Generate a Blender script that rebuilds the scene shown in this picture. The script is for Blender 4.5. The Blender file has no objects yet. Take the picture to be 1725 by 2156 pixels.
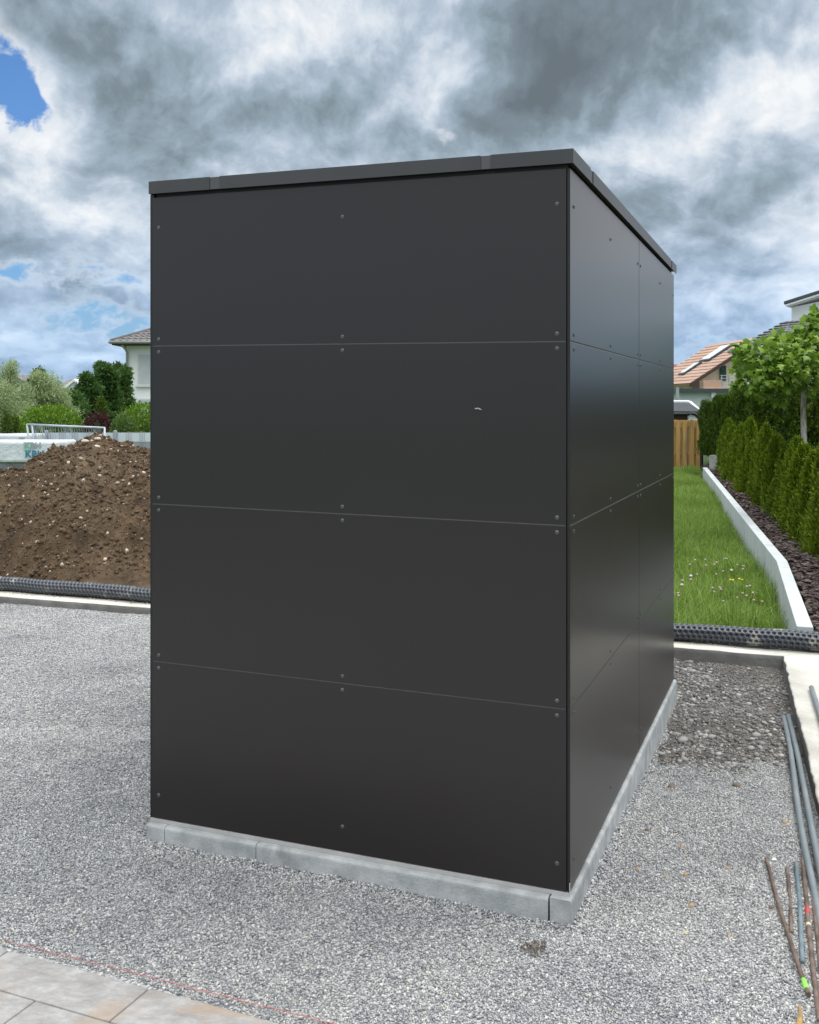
import bpy, math, random
import numpy as np
from mathutils import Vector, Matrix
random.seed(5); RNG = np.random.default_rng(5)
C = bpy.context.scene.collection
R = math.radians

# ------------------------------------------------------------------ camera
H = 1.61; FPX = 2186.0; CX = 862.5; HY = 853.0      # eye height; focal length / principal point in 1725-px photo units
cam = bpy.data.cameras.new('camera'); camo = bpy.data.objects.new('camera', cam); C.objects.link(camo)
camo.location = (0, 0, H); camo.rotation_euler = (R(90), 0, 0)
cam.sensor_fit = 'HORIZONTAL'; cam.sensor_width = 36; cam.lens = 36*FPX/1725
cam.shift_y = -(1078-HY)/1725
cam.clip_start = .05; cam.clip_end = 3000
sc = bpy.context.scene; sc.camera = camo
sc.view_settings.view_transform = 'Standard'; sc.view_settings.look = 'None'
sc.view_settings.gamma = 1; sc.view_settings.exposure = 0.0

def P(x, y, z=0.0):            # photo pixel -> point at height z
    D = (H-z)*FPX/(y-HY); return ((x-CX)/FPX*D, D, z)
def PD(x, y, D):               # photo pixel -> point at distance D
    return ((x-CX)/FPX*D, D, H-(y-HY)/FPX*D)

# ------------------------------------------------------------------ node helpers
class NT:
    def __init__(s, nt): s.nt = nt; s.n = nt.nodes; s.l = nt.links
    def new(s, t, **k):
        n = s.n.new(t)
        for a, v in k.items(): setattr(n, a, v)
        return n
    def put(s, sock, v):
        if hasattr(v, 'is_output') or isinstance(v, bpy.types.NodeSocket): s.l.new(v, sock)
        else: sock.default_value = v
    def math(s, op, a, b=0.0, clamp=False):
        n = s.new('ShaderNodeMath', operation=op); n.use_clamp = clamp
        s.put(n.inputs[0], a); s.put(n.inputs[1], b); return n.outputs[0]
    def vec(s, op, a, b=(0, 0, 0)):
        n = s.new('ShaderNodeVectorMath', operation=op); s.put(n.inputs[0], a)
        if op == 'SCALE': s.put(n.inputs['Scale'], b)
        else: s.put(n.inputs[1], b)
        return n.outputs['Value'] if op in ('LENGTH', 'DOT_PRODUCT', 'DISTANCE') else n.outputs[0]
    def mix(s, f, a, b, mode='MIX'):
        n = s.new('ShaderNodeMix', data_type='RGBA', blend_type=mode)
        s.put(n.inputs[0], f); s.put(n.inputs[6], a); s.put(n.inputs[7], b); return n.outputs[2]
    def noise(s, co, scale, detail=4, rough=.55, dist=0.0, typ='FBM', color=False):
        n = s.new('ShaderNodeTexNoise'); n.noise_type = typ
        s.put(n.inputs['Vector'], co); n.inputs['Scale'].default_value = scale
        n.inputs['Detail'].default_value = detail; n.inputs['Roughness'].default_value = rough
        n.inputs['Distortion'].default_value = dist
        return n.outputs['Color' if color else 'Fac']
    def ramp(s, f, stops, interp='LINEAR'):
        n = s.new('ShaderNodeValToRGB'); s.put(n.inputs[0], f); r = n.color_ramp; r.interpolation = interp
        while len(r.elements) < len(stops): r.elements.new(.5)
        for e, (p, c) in zip(r.elements, stops):
            e.position = p; e.color = (*c, 1) if len(c) == 3 else c
        return n.outputs[0]
    def maprange(s, v, a, b, c=0.0, d=1.0, smooth=False):
        n = s.new('ShaderNodeMapRange'); n.interpolation_type = 'SMOOTHSTEP' if smooth else 'LINEAR'
        for i, x in enumerate((v, a, b, c, d)): s.put(n.inputs[i], x)
        return n.outputs[0]

# ------------------------------------------------------------------ sky and sun
SUN_EL, SUN_AZ = R(60), R(70)      # azimuth clockwise from +Y (behind and right of the box)
w = bpy.data.worlds.new('World'); sc.world = w; w.use_nodes = True
t = NT(w.node_tree); t.n.clear()
out = t.new('ShaderNodeOutputWorld'); bg = t.new('ShaderNodeBackground'); t.l.new(bg.outputs[0], out.inputs[0])
sky = t.new('ShaderNodeTexSky', sky_type='NISHITA'); sky.sun_disc = False
sky.sun_elevation = SUN_EL; sky.sun_rotation = SUN_AZ; sky.air_density = 1.0; sky.dust_density = .6
tc = t.new('ShaderNodeTexCoord'); dirv = t.vec('NORMALIZE', tc.outputs['Generated'])
sx = t.new('ShaderNodeSeparateXYZ'); t.l.new(dirv, sx.inputs[0])
az = t.math('ARCTAN2', sx.outputs[0], sx.outputs[1]); el = t.math('ARCSINE', sx.outputs[2])
cb = t.new('ShaderNodeCombineXYZ'); t.l.new(az, cb.inputs[0]); t.l.new(el, cb.inputs[1])
sph = cb.outputs[0]
# cloud space: azimuth against a height that is compressed towards the horizon, as cloud decks look
hgt = t.math('MULTIPLY', t.math('DIVIDE', -1.0, t.math('ADD', t.math('MAXIMUM', el, -.05), .55)), .60)
cc = t.new('ShaderNodeCombineXYZ'); t.l.new(t.math('MULTIPLY', az, .85), cc.inputs[0]); t.l.new(hgt, cc.inputs[1]); cc.inputs[2].default_value = 3.7
cs = cc.outputs[0]
w1 = t.noise(cs, 5.0, 3, .5, color=True); w2 = t.noise(cs, 17.0, 4, .6, color=True)
hv = (.5, .5, .5)
warp = t.vec('ADD', t.vec('SCALE', t.vec('SUBTRACT', w1, hv), .085), t.vec('SCALE', t.vec('SUBTRACT', w2, hv), .045))
cw = t.vec('ADD', cs, t.vec('SCALE', warp, .6))
sw = t.vec('ADD', sph, warp)
def px2sph(x, y):
    u = (x-CX)/FPX; v = -(y-HY)/FPX; return math.atan2(u, 1), math.atan(v/math.hypot(u, 1))
def blob(x, y, rx, ry, ang=0.0, co=None):
    a, e = px2sph(x, y)
    m = t.new('ShaderNodeMapping', vector_type='TEXTURE'); t.put(m.inputs[0], co or sw)
    m.inputs['Location'].default_value = (a, e, 0); m.inputs['Rotation'].default_value = (0, 0, R(ang))
    m.inputs['Scale'].default_value = (rx/FPX, ry/FPX, 1)
    flat = t.vec('MULTIPLY', m.outputs[0], (1, 1, 0))
    r = t.vec('DOT_PRODUCT', flat, flat)
    return t.math('EXPONENT', t.math('MULTIPLY', r, -1.0))
def bsum(v, lst):
    for x, y, rx, ry, an, s in lst: v = t.math('ADD', v, t.math('MULTIPLY', blob(x, y, rx, ry, an), s))
    return v
n_lo = t.noise(cw, 4.5, 3, .5); n_mid = t.noise(cw, 9.0, 10, .57); n_up = t.noise(t.vec('ADD', cw, (-.006, .015, 0)), 9.0, 10, .57); n_fin = t.noise(cw, 30.0, 6, .6)
relief = t.math('SUBTRACT', n_mid, n_up)                       # billows lit from above
# thickness of the cloud deck: thin = bright rim, thick = grey base, none = blue
d = t.math('ADD', .50, t.math('MULTIPLY', t.math('SUBTRACT', n_lo, .5), .36))
d = t.math('ADD', d, t.math('MULTIPLY', t.math('SUBTRACT', n_mid, .5), .46))
d = bsum(d, [(120, 20, 230, 95, -20, .26), (330, 330, 230, 110, -12, .17), (215, 190, 120, 80, 40, .07), (1290, 80, 270, 125, 0, .42), (1230, 190, 200, 70, 8, .26), (1090, 40, 130, 80, 0, .10),
             (640, 250, 200, 90, 0, .10), (560, 120, 90, 60, 20, -.14), (700, 40, 90, 70, 0, -.10), (925, 150, 70, 85, -30, -.20), (860, 250, 40, 40, 0, .10),
             (80, 165, 50, 90, 35, -.16), (60, 300, 90, 50, 0, -.20), (150, 330, 40, 70, -40, -.12), (90, 440, 110, 60, 0, -.10), (230, 480, 110, 45, 0, -.16), (60, 560, 130, 50, 0, .12), (180, 650, 200, 30, 0, .14),
             (1590, 160, 70, 60, 0, -.26), (1690, 190, 50, 60, 0, -.16), (1450, 290, 120, 45, 18, -.20), (1290, 330, 90, 40, 0, -.16), (1560, 400, 170, 85, 0, .20), (1700, 330, 60, 60, 0, .10),
             (1500, 560, 120, 18, 0, .10), (1640, 700, 60, 28, 0, -.24), (1500, 620, 120, 16, 0, -.08), (200, 733, 70, 12, 0, -.22), (40, 690, 60, 14, 0, -.10), (2060, 420, 360, 230, 0, -.60)])
bright = t.math('ADD', t.math('SUBTRACT', 1.05, d), t.math('ADD', t.math('MULTIPLY', relief, 1.75), t.math('MULTIPLY', t.math('SUBTRACT', n_fin, .5), .10)))
cloudc = t.ramp(bright, [(.0, (.15, .185, .215)), (.25, (.215, .275, .32)), (.42, (.33, .415, .495)), (.54, (.45, .54, .645)), (.68, (.66, .735, .82)), (.86, (.93, .95, .97))])
# openings to the blue; their borders stay white and crisp
g = bsum(0.0, [(-8, 180, 46, 66, 12, 1.25), (52, 236, 44, 20, -30, .8), (948, 262, 36, 13, -40, .34),
     (100, 600, 260, 28, 0, .40), (240, 680, 170, 26, 0, .44), (60, 725, 120, 18, 0, .30), (1480, 700, 90, 34, 0, .45), (1600, 600, 110, 16, 0, .26), (1450, 745, 60, 16, 0, .3)])
gn = t.math('MULTIPLY', t.math('ADD', t.math('SUBTRACT', n_mid, .5), t.math('MULTIPLY', t.math('SUBTRACT', n_fin, .5), 1.3)), -2.4)
g = t.math('ADD', g, t.math('MULTIPLY', gn, t.math('MULTIPLY', g, 2.5, True)))
gap = t.maprange(g, .28, .72, 0, .92, True)
rim = t.maprange(g, .02, .34, 0, .55, True)
cloudc = t.mix(rim, cloudc, (.80, .85, .90, 1))
skyc = t.vec('MULTIPLY', t.vec('SCALE', sky.outputs[0], .10), (.40, .86, 1.38))
low = t.maprange(el, .02, .20, 1.0, 0.0, True)
skyc = t.mix(t.math('MULTIPLY', low, .75), skyc, (.33, .52, .72, 1))
# more blue air in front of the farther, lower clouds
cloudc = t.mix(low, cloudc, t.vec('MULTIPLY', cloudc, (.78, .95, 1.15)))
cloudc = t.mix(t.math('MULTIPLY', low, .15), cloudc, (.27, .42, .62, 1))
col = t.mix(gap, cloudc, skyc)
col = t.mix(t.maprange(el, .0, .06, .30, 0.0, True), col, (.50, .63, .76, 1))
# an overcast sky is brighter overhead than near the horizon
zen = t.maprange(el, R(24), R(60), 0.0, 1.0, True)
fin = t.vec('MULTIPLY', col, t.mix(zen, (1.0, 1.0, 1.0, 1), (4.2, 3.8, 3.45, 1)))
back = t.maprange(sx.outputs[1], .25, -.45, 0.0, 1.0, True)      # sky behind the camera boosted to brighten surfaces facing it
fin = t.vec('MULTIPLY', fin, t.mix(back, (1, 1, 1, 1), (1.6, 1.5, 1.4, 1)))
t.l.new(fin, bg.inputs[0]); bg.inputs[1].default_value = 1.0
sun = bpy.data.lights.new('sun', 'SUN'); sun.energy = 1.45; sun.angle = R(30); sun.color = (1, .96, .9)
suno = bpy.data.objects.new('sun', sun); C.objects.link(suno)
sd = Vector((math.sin(SUN_AZ)*math.cos(SUN_EL), math.cos(SUN_AZ)*math.cos(SUN_EL), math.sin(SUN_EL)))
suno.rotation_euler = sd.to_track_quat('Z', 'Y').to_euler(); suno.location = (5, 5, 30)

# ------------------------------------------------------------------ materials
MATS = {}
def M(name, c1, c2=None, rough=.7, scale=4, detail=5, metal=0.0, bump=0.0, bscale=None, c3=None, spec=.5, island=False, contrast=(.3, .7), transl=0.0, stops=None, stretch=None):
    if name in MATS: return MATS[name]
    m = bpy.data.materials.new(name); m.use_nodes = True; MATS[name] = m
    t = NT(m.node_tree); p = t.n['Principled BSDF']; o = t.n['Material Output']
    co = t.new('ShaderNodeTexCoord').outputs['Object']
    if stretch: co = t.vec('MULTIPLY', co, stretch)
    c2 = c2 or tuple(min(1, x*1.12) for x in c1)
    if island:
        f = t.new('ShaderNodeNewGeometry').outputs['Random Per Island']
        f = t.math('ADD', t.math('MULTIPLY', f, .75), t.math('MULTIPLY', t.noise(co, scale, 3), .25))
        colr = t.ramp(f, stops or [(.05, c1), (.85, c2)])
    else:
        f = t.noise(co, scale, detail, .6)
        colr = t.ramp(f, stops or [(contrast[0], c1), (contrast[1], c2)])
    if c3: colr = t.mix(t.maprange(t.noise(co, scale*.31, 4, .6, .4), .52, .68), colr, (*c3, 1))
    t.l.new(colr, p.inputs['Base Color'])
    p.inputs['Roughness'].default_value = rough; p.inputs['Metallic'].default_value = metal
    p.inputs['Specular IOR Level'].default_value = spec
    if bump:
        bn = t.new('ShaderNodeBump'); bn.inputs['Strength'].default_value = 1; bn.inputs['Distance'].default_value = bump
        t.l.new(t.noise(co, bscale or scale*4, 6, .6), bn.inputs['Height']); t.l.new(bn.outputs[0], p.inputs['Normal'])
    if transl:
        tr = t.new('ShaderNodeBsdfTranslucent'); t.l.new(colr, tr.inputs[0]); mx = t.new('ShaderNodeMixShader')
        mx.inputs[0].default_value = transl; t.l.new(p.outputs[0], mx.inputs[1]); t.l.new(tr.outputs[0], mx.inputs[2]); t.l.new(mx.outputs[0], o.inputs[0])
    return m

m_panel = M('panel_coating', (.0175, .0142, .0142), (.0195, .0160, .0160), rough=.29, scale=1.2, bump=.00006, bscale=420, spec=.5)
m_cop = M('coping_metal', (.042, .042, .045), (.052, .052, .055), rough=.42, scale=3, bump=.0002, bscale=300)
m_strip = M('joint_strip_metal', (.065, .065, .068), (.08, .08, .083), rough=.45, scale=4)
m_black = M('black_profile', (.006, .006, .006), (.008, .008, .008), rough=.5)
m_screw = M('screw_head', (.07, .07, .072), (.11, .11, .11), rough=.35, scale=60, metal=.3)
m_alu = M('aluminium_trim', (.42, .41, .40), (.52, .51, .50), rough=.5, scale=12, metal=.2)
m_chip = M('chipped_edge', (.35, .33, .30), (.5, .48, .45), rough=.8, scale=80)
m_kerb = M('kerb_concrete', (.31, .325, .325), (.47, .48, .475), rough=.85, scale=14, detail=10, bump=.003, bscale=130, c3=(.24, .25, .25), contrast=(.35, .65))
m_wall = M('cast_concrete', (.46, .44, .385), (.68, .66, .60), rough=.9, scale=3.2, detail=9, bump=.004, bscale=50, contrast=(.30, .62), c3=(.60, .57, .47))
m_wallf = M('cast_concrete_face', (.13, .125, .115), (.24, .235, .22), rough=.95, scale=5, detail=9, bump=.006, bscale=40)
m_white = M('smooth_white_concrete', (.47, .50, .50), (.58, .605, .60), c3=(.41, .43, .42), rough=.8, scale=1.8, detail=8, bump=.001, stretch=(3, 3, .5))
m_pipe = M('grey_pipe_plastic', (.17, .20, .215), (.23, .265, .28), rough=.5, scale=8, stretch=(1, 1, 1), c3=(.27, .29, .29), detail=7)

def rod_mat(name, a, b_, c_): return M(name, a, b_, rough=.85, scale=14, detail=8, bump=.002, bscale=150, c3=c_, contrast=(.35, .65))
m_rust = rod_mat('rusty_steel', (.10, .065, .05), (.22, .165, .135), (.30, .24, .20))
m_rustb = rod_mat('bluish_steel', (.12, .17, .19), (.20, .25, .27), (.15, .11, .09))
m_lime = M('lime_spray_paint', (.25, .75, .08), (.35, .85, .12), rough=.6)
m_redp = M('red_paint', (.45, .05, .05), (.5, .12, .1), rough=.7)
m_yel = M('cream_paint', (.62, .56, .38), (.7, .65, .45), rough=.7)

def gravel_mat(name, stops, vscale, bumpd, base=False):
    m = bpy.data.materials.new(name); m.use_nodes = True; t = NT(m.node_tree); p = t.n['Principled BSDF']
    co = t.new('ShaderNodeTexCoord').outputs['Object']
    big = t.noise(co, 1.3, 5, .6)
    if base:
        v = t.new('ShaderNodeTexVoronoi'); t.l.new(t.vec('ADD', co, t.vec('SCALE', t.noise(co, 60, 2, color=True), .006)), v.inputs['Vector']); v.inputs['Scale'].default_value = vscale
        s = t.new('ShaderNodeSeparateColor'); t.l.new(v.outputs['Color'], s.inputs[0])
        c = t.ramp(s.outputs[0], stops, 'LINEAR')
        bn = t.new('ShaderNodeBump'); bn.inputs['Distance'].default_value = bumpd; bn.inputs['Strength'].default_value = 1; bn.invert = True
        t.l.new(v.outputs['Distance'], bn.inputs['Height']); t.l.new(bn.outputs[0], p.inputs['Normal'])
    else:
        c = t.ramp(t.new('ShaderNodeNewGeometry').outputs['Random Per Island'], stops, 'LINEAR')
    c = t.mix(1.0, c, t.ramp(big, [(.28, (.78, .78, .80)), (.5, (.99, .99, .99)), (.72, (1.08, 1.07, 1.05))]), 'MULTIPLY')
    t.l.new(c, p.inputs['Base Color']); p.inputs['Roughness'].default_value = .85; p.inputs['Specular IOR Level'].default_value = .3
    return m
GS = [(0, (.155, .158, .17)), (.2, (.265, .27, .28)), (.45, (.37, .373, .378)), (.7, (.47, .47, .465)), (.88, (.585, .58, .56)), (.96, (.73, .715, .67)), (1, (.54, .49, .38))]
m_grav = gravel_mat('crushed_gravel', GS, 1, 0); m_gravb = gravel_mat('crushed_gravel_bed', [(p, tuple(c*.92 for c in x)) for p, x in GS], 120, .004, True)
m_peb = gravel_mat('river_pebbles', [(0, (.10, .095, .09)), (.4, (.19, .185, .175)), (.75, (.30, .29, .275)), (1, (.48, .46, .43))], 1, 0)
m_pit = M('gravelly_soil', (.080, .070, .060), (.165, .150, .132), rough=.95, scale=7, detail=10, bump=.012, bscale=40, contrast=(.35, .65), c3=(.20, .19, .18))
m_soil = M('brown_soil', (.052, .033, .017), (.130, .083, .044), rough=.95, scale=3.5, detail=11, bump=.03, bscale=14, contrast=(.32, .68), c3=(.165, .115, .068))
m_clod = M('soil_clods', (.050, .032, .017), (.140, .090, .050), rough=.95, island=True, scale=5)
m_pale = M('pale_stones', (.20, .155, .11), (.62, .53, .42), rough=.8, island=True, scale=5)
m_earth = M('far_ground', (.05, .09, .02), (.09, .14, .035), rough=.95, scale=.6, detail=8, bump=.03, bscale=5)
m_mulchb = M('mulch_soil', (.03, .022, .018), (.06, .045, .038), rough=.95, scale=12, bump=.01)
m_mulch = M('bark_chips', (.035, .025, .022), (.26, .19, .165), rough=.85, island=True, scale=8, stops=[(.1, (.03, .021, .019)), (.6, (.085, .058, .05)), (.9, (.20, .15, .135)), (1, (.33, .28, .25))])
m_grass = M('grass_blades', (.05, .13, .015), (.17, .32, .045), rough=.6, island=True, scale=1.2, transl=.35, stops=[(.05, (.07, .14, .015)), (.5, (.17, .28, .03)), (.8, (.27, .40, .055)), (1, (.48, .47, .22))])
def leafm(name, a, b_, tr=.3, rough=.55, st=None): return M(name, a, b_, rough=rough, island=True, scale=2.5, transl=tr, stops=st, spec=.35)
m_thu = leafm('young_thuja_leaf', (.035, .075, .006), (.16, .24, .018), st=[(.05, (.04, .08, .005)), (.5, (.13, .20, .008)), (.9, (.27, .35, .015)), (1, (.34, .36, .05))])
m_thut = leafm('tall_thuja_leaf', (.022, .05, .006), (.11, .18, .014))
m_core = M('twig_core', (.016, .03, .008), (.03, .05, .012), rough=1, scale=9, bump=.02, bscale=20)
m_plane = leafm('plane_leaf', (.06, .16, .02), (.22, .38, .07), tr=.4, rough=.4, st=[(.05, (.07, .15, .018)), (.5, (.17, .30, .028)), (.85, (.31, .45, .06)), (1, (.44, .54, .18))])
m_laurel = leafm('laurel_leaf', (.05, .13, .008), (.22, .36, .03), tr=.3, rough=.35)
m_olive = leafm('shrub_leaf', (.05, .10, .02), (.16, .25, .06))
m_willow = leafm('silvery_willow_leaf', (.20, .29, .12), (.52, .60, .34), tr=.35)
m_darkt = leafm('dark_tree_leaf', (.022, .065, .016), (.11, .21, .045))
m_redb = leafm('barberry_leaf', (.035, .012, .012), (.14, .05, .045), st=[(.1, (.03, .01, .012)), (.85, (.10, .03, .03)), (.93, (.16, .08, .07)), (1, (.75, .6, .6))])
m_bark = M('bark', (.07, .06, .05), (.16, .14, .12), rough=.95, scale=8, bump=.01)
m_barkp = M('patchy_pale_bark', (.20, .17, .12), (.50, .47, .42), rough=.9, scale=6, detail=6, contrast=(.4, .6), c3=(.10, .09, .06), bump=.004, stretch=(2, 2, .8))
m_wood = M('weathered_pine', (.34, .19, .055), (.56, .36, .13), rough=.8, scale=4, detail=8, stretch=(6, 6, .5), c3=(.24, .18, .11), bump=.003)
m_plw = M('white_render', (.82, .82, .83), (.88, .88, .88), rough=.9, scale=1.0, bump=.003, bscale=60)
m_plc = M('cream_render', (.68, .62, .50), (.74, .68, .55), rough=.9, scale=1.2)
m_plg = M('grey_white_render', (.46, .52, .54), (.53, .58, .60), rough=.9, scale=.8)
m_dkgr = M('anthracite_fascia', (.04, .055, .07), (.06, .075, .09), rough=.5)
m_frame = M('white_frame', (.62, .64, .66), (.7, .72, .74), rough=.5)
m_shut = M('roller_shutter', (.48, .50, .53), (.56, .58, .60), rough=.5)
m_glass = M('window_glass', (.30, .36, .42), (.40, .46, .52), rough=.08, spec=.8)
m_green = M('green_shutter', (.008, .045, .025), (.012, .06, .035), rough=.5)
m_pink = M('salmon_panel', (.50, .30, .21), (.60, .38, .28), rough=.7)
m_steel = M('galvanised_steel', (.34, .38, .42), (.48, .52, .56), rough=.45, metal=.35, scale=10)
m_rain = M('rain_gutter', (.36, .37, .38), (.44, .45, .46), rough=.4, metal=.5)
m_brn = M('dark_brown_wood', (.05, .028, .02), (.09, .05, .035), rough=.7, scale=6)
m_wrap = M('stretch_wrap', (.55, .60, .66), (.78, .81, .84), rough=.35, scale=2.5, detail=9, bump=.03, bscale=9)
m_wrapd = M('shaded_wrap', (.10, .11, .12), (.22, .24, .26), rough=.4, scale=4, bump=.03, bscale=9)  # darker copy of the wrap, shade on its lower part put into the colour
m_mint = M('mint_print', (.30, .62, .50), (.36, .66, .55), rough=.5)
m_teal = M('teal_print', (.01, .20, .32), (.015, .23, .36), rough=.5)
m_grey = M('grey_print', (.30, .33, .36), (.36, .38, .40), rough=.5)
m_slatw = M('white_fence_strip', (.55, .60, .66), (.64, .68, .73), rough=.5)
m_slatg = M('grey_fence_strip', (.22, .25, .27), (.30, .33, .35), rough=.5)
m_cord = M('red_string', (.50, .13, .13), (.62, .24, .22), rough=.8, scale=300)
m_palew = M('pallet_wood', (.20, .15, .10), (.34, .27, .19), rough=.85, scale=8)

def tile_mat(name, a, b_, rows, axis=2):
    m = bpy.data.materials.new(name); m.use_nodes = True; t = NT(m.node_tree); p = t.n['Principled BSDF']
    co = t.new('ShaderNodeTexCoord').outputs['Object']
    n = t.noise(co, 1.4, 6, .6)
    p.inputs['Roughness'].default_value = .75
    t.l.new(t.ramp(n, [(.3, a), (.7, b_)]), p.inputs['Base Color'])
    return m
m_tilep = tile_mat('salmon_roof_tiles', (.40, .25, .185), (.48, .32, .24), 12)
m_tileg = tile_mat('grey_roof_tiles', (.10, .10, .11), (.15, .15, .16), 12)
m_tileb = tile_mat('brown_roof_tiles', (.12, .11, .11), (.20, .185, .18), 12)
m_tiler = tile_mat('red_roof_tiles', (.20, .05, .035), (.26, .07, .05), 12)
m_felt = tile_mat('black_roof_felt', (.025, .03, .036), (.045, .05, .058), 6)

def paver_mat():
    m = bpy.data.materials.new('marbled_paver'); m.use_nodes = True; t = NT(m.node_tree); p = t.n['Principled BSDF']
    g = t.new('ShaderNodeNewGeometry').outputs['Position']
    rot = t.new('ShaderNodeMapping'); t.l.new(g, rot.inputs[0]); rot.inputs['Rotation'].default_value = (0, 0, R(23)); rot.inputs['Scale'].default_value = (1, 1.8, 1)
    co = rot.outputs[0]
    c = t.ramp(t.noise(co, 8.0, 13, .78, .2), [(.3, (.21, .20, .19)), (.5, (.345, .33, .315)), (.7, (.50, .49, .485))])
    c = t.mix(t.maprange(t.noise(co, 1.9, 5, .6, .8), .52, .68), c, (.38, .28, .20, 1))
    c = t.mix(t.maprange(t.noise(co, 5, 8, .65), .60, .75), c, (.33, .32, .31, 1))
    t.l.new(c, p.inputs['Base Color']); p.inputs['Roughness'].default_value = .8
    bn = t.new('ShaderNodeBump'); bn.inputs['Distance'].default_value = .0015; t.l.new(t.noise(g, 160, 4), bn.inputs['Height']); t.l.new(bn.outputs[0], p.inputs['Normal'])
    return m
m_pav = paver_mat()

def tube_mat():
    m = bpy.data.materials.new('studded_black_membrane'); m.use_nodes = True; t = NT(m.node_tree); p = t.n['Principled BSDF']
    co = t.new('ShaderNodeTexCoord').outputs['Object']
    at = t.new('ShaderNodeAttribute'); at.attribute_name = 'stud'
    dust = t.maprange(t.noise(co, 5, 8, .7), .56, .64)
    c = t.mix(t.math('MULTIPLY', dust, t.math('SUBTRACT', .85, at.outputs['Fac'])), (.022, .028, .040, 1), (.34, .32, .28, 1))
    t.l.new(c, p.inputs['Base Color']); p.inputs['Roughness'].default_value = .33; p.inputs['Specular IOR Level'].default_value = 1.0
    return m
m_tube = tube_mat()

# ------------------------------------------------------------------ mesh helpers
OFF = {}
def tag(o, label=None, cat=None, group=None, kind=None):
    if label: o['label'] = label
    if cat: o['category'] = cat
    if group: o['group'] = group
    if kind: o['kind'] = kind
    return o
def thing(name, loc, label, cat, group=None, rz=0.0):
    o = bpy.data.objects.new(name, None); C.objects.link(o); o.location = loc; o.rotation_euler = (0, 0, rz)
    o.empty_display_size = .1; OFF[o.name] = Vector(loc); return tag(o, label, cat, group)
def finish(me, name, mat, parent=None, smooth=False, local=False, **tg):
    o = bpy.data.objects.new(name, me); C.objects.link(o)
    if mat: me.materials.append(mat)
    if smooth: me.shade_smooth()
    if parent is not None:
        o.parent = parent
        off = OFF.get(parent.name, Vector((0, 0, 0))); OFF[o.name] = off
        if not local: me.transform(Matrix.Translation(-off))
    if tg: tag(o, **tg)
    return o
class MB:
    def __init__(s): s.v = []; s.f = []
    def add(s, vs, fs):
        n = len(s.v); s.v += [tuple(v) for v in vs]; s.f += [tuple(i+n for i in f) for f in fs]; return s
    def box(s, x0, x1, y0, y1, z0, z1, fn=None):
        vs = [(x, y, z) for z in (z0, z1) for x, y in ((x0, y0), (x1, y0), (x1, y1), (x0, y1))]
        if fn: vs = [fn(*v) for v in vs]
        return s.add(vs, [(0, 3, 2, 1), (4, 5, 6, 7), (0, 1, 5, 4), (1, 2, 6, 5), (2, 3, 7, 6), (3, 0, 4, 7)])
    def prism(s, poly, ext):       # polygon (3-D points) pushed by vector
        n = len(poly); e = Vector(ext); a = [Vector(p) for p in poly]
        return s.add(a+[p+e for p in a], [tuple(range(n))[::-1], tuple(range(n, 2*n))]+[(i, (i+1) % n, n+(i+1) % n, n+i) for i in range(n)])
    def tube(s, pts, rad, n=12, cap=True):
        pts = [Vector(p) for p in pts]; rr = rad if isinstance(rad, (list, tuple)) else [rad]*len(pts)
        base = len(s.v)
        for i, p in enumerate(pts):
            d = (pts[min(i+1, len(pts)-1)]-pts[max(i-1, 0)]).normalized()
            u = d.cross(Vector((0, 0, 1)) if abs(d.z) < .9 else Vector((1, 0, 0))).normalized(); vv = d.cross(u)
            for k in range(n):
                a = 2*math.pi*k/n; s.v.append(tuple(p+(u*math.cos(a)+vv*math.sin(a))*rr[i]))
        for i in range(len(pts)-1):
            for k in range(n):
                a = base+i*n+k; b_ = base+i*n+(k+1) % n; s.f.append((a, a+n, b_+n, b_))
        if cap:
            s.f.append(tuple(base+k for k in range(n))); s.f.append(tuple(base+(len(pts)-1)*n+k for k in range(n))[::-1])
        return s
    def build(s, name, mat, parent=None, smooth=False, local=False, bevel=0.0, **tg):
        me = bpy.data.meshes.new(name); me.from_pydata(s.v, [], s.f); me.update()
        o = finish(me, name, mat, parent, smooth, local, **tg)
        if bevel:
            b_ = o.modifiers.new('bevel', 'BEVEL'); b_.width = bevel; b_.segments = 2; b_.limit_method = 'ANGLE'
        return o
def np_mesh(name, V, F):           # V (n,3); F (m,k) constant k
    me = bpy.data.meshes.new(name); me.vertices.add(len(V)); me.vertices.foreach_set('co', np.ascontiguousarray(V, np.float32).ravel())
    m, k = F.shape; me.loops.add(m*k); me.loops.foreach_set('vertex_index', F.astype(np.int32).ravel())
    me.polygons.add(m); me.polygons.foreach_set('loop_start', np.arange(0, m*k, k, dtype=np.int32)); me.update(calc_edges=True); return me
def vhash(ix, iy, iz, seed=0):
    h = (ix*374761393+iy*668265263+iz*2147483647+seed*974634777) & 0xffffffff
    h = ((h ^ (h >> 13))*1274126177) & 0xffffffff; h = h ^ (h >> 16); return (h & 0xffff)/65535.0
def vnoise(p, seed=0):
    p = np.asarray(p, float); i = np.floor(p).astype(np.int64); f = p-i; f = f*f*(3-2*f); r = 0
    for dx in (0, 1):
        for dy in (0, 1):
            for dz in (0, 1):
                wgt = (f[:, 0] if dx else 1-f[:, 0])*(f[:, 1] if dy else 1-f[:, 1])*(f[:, 2] if dz else 1-f[:, 2])
                r = r+wgt*vhash(i[:, 0]+dx, i[:, 1]+dy, i[:, 2]+dz, seed)
    return r
def fbm(p, octv=5, seed=0, gain=.5):
    a = 1; r = 0; n = 0
    for k in range(octv): r = r+a*vnoise(np.asarray(p)*(2**k), seed+k); n += a; a *= gain
    return r/n-.5
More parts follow.
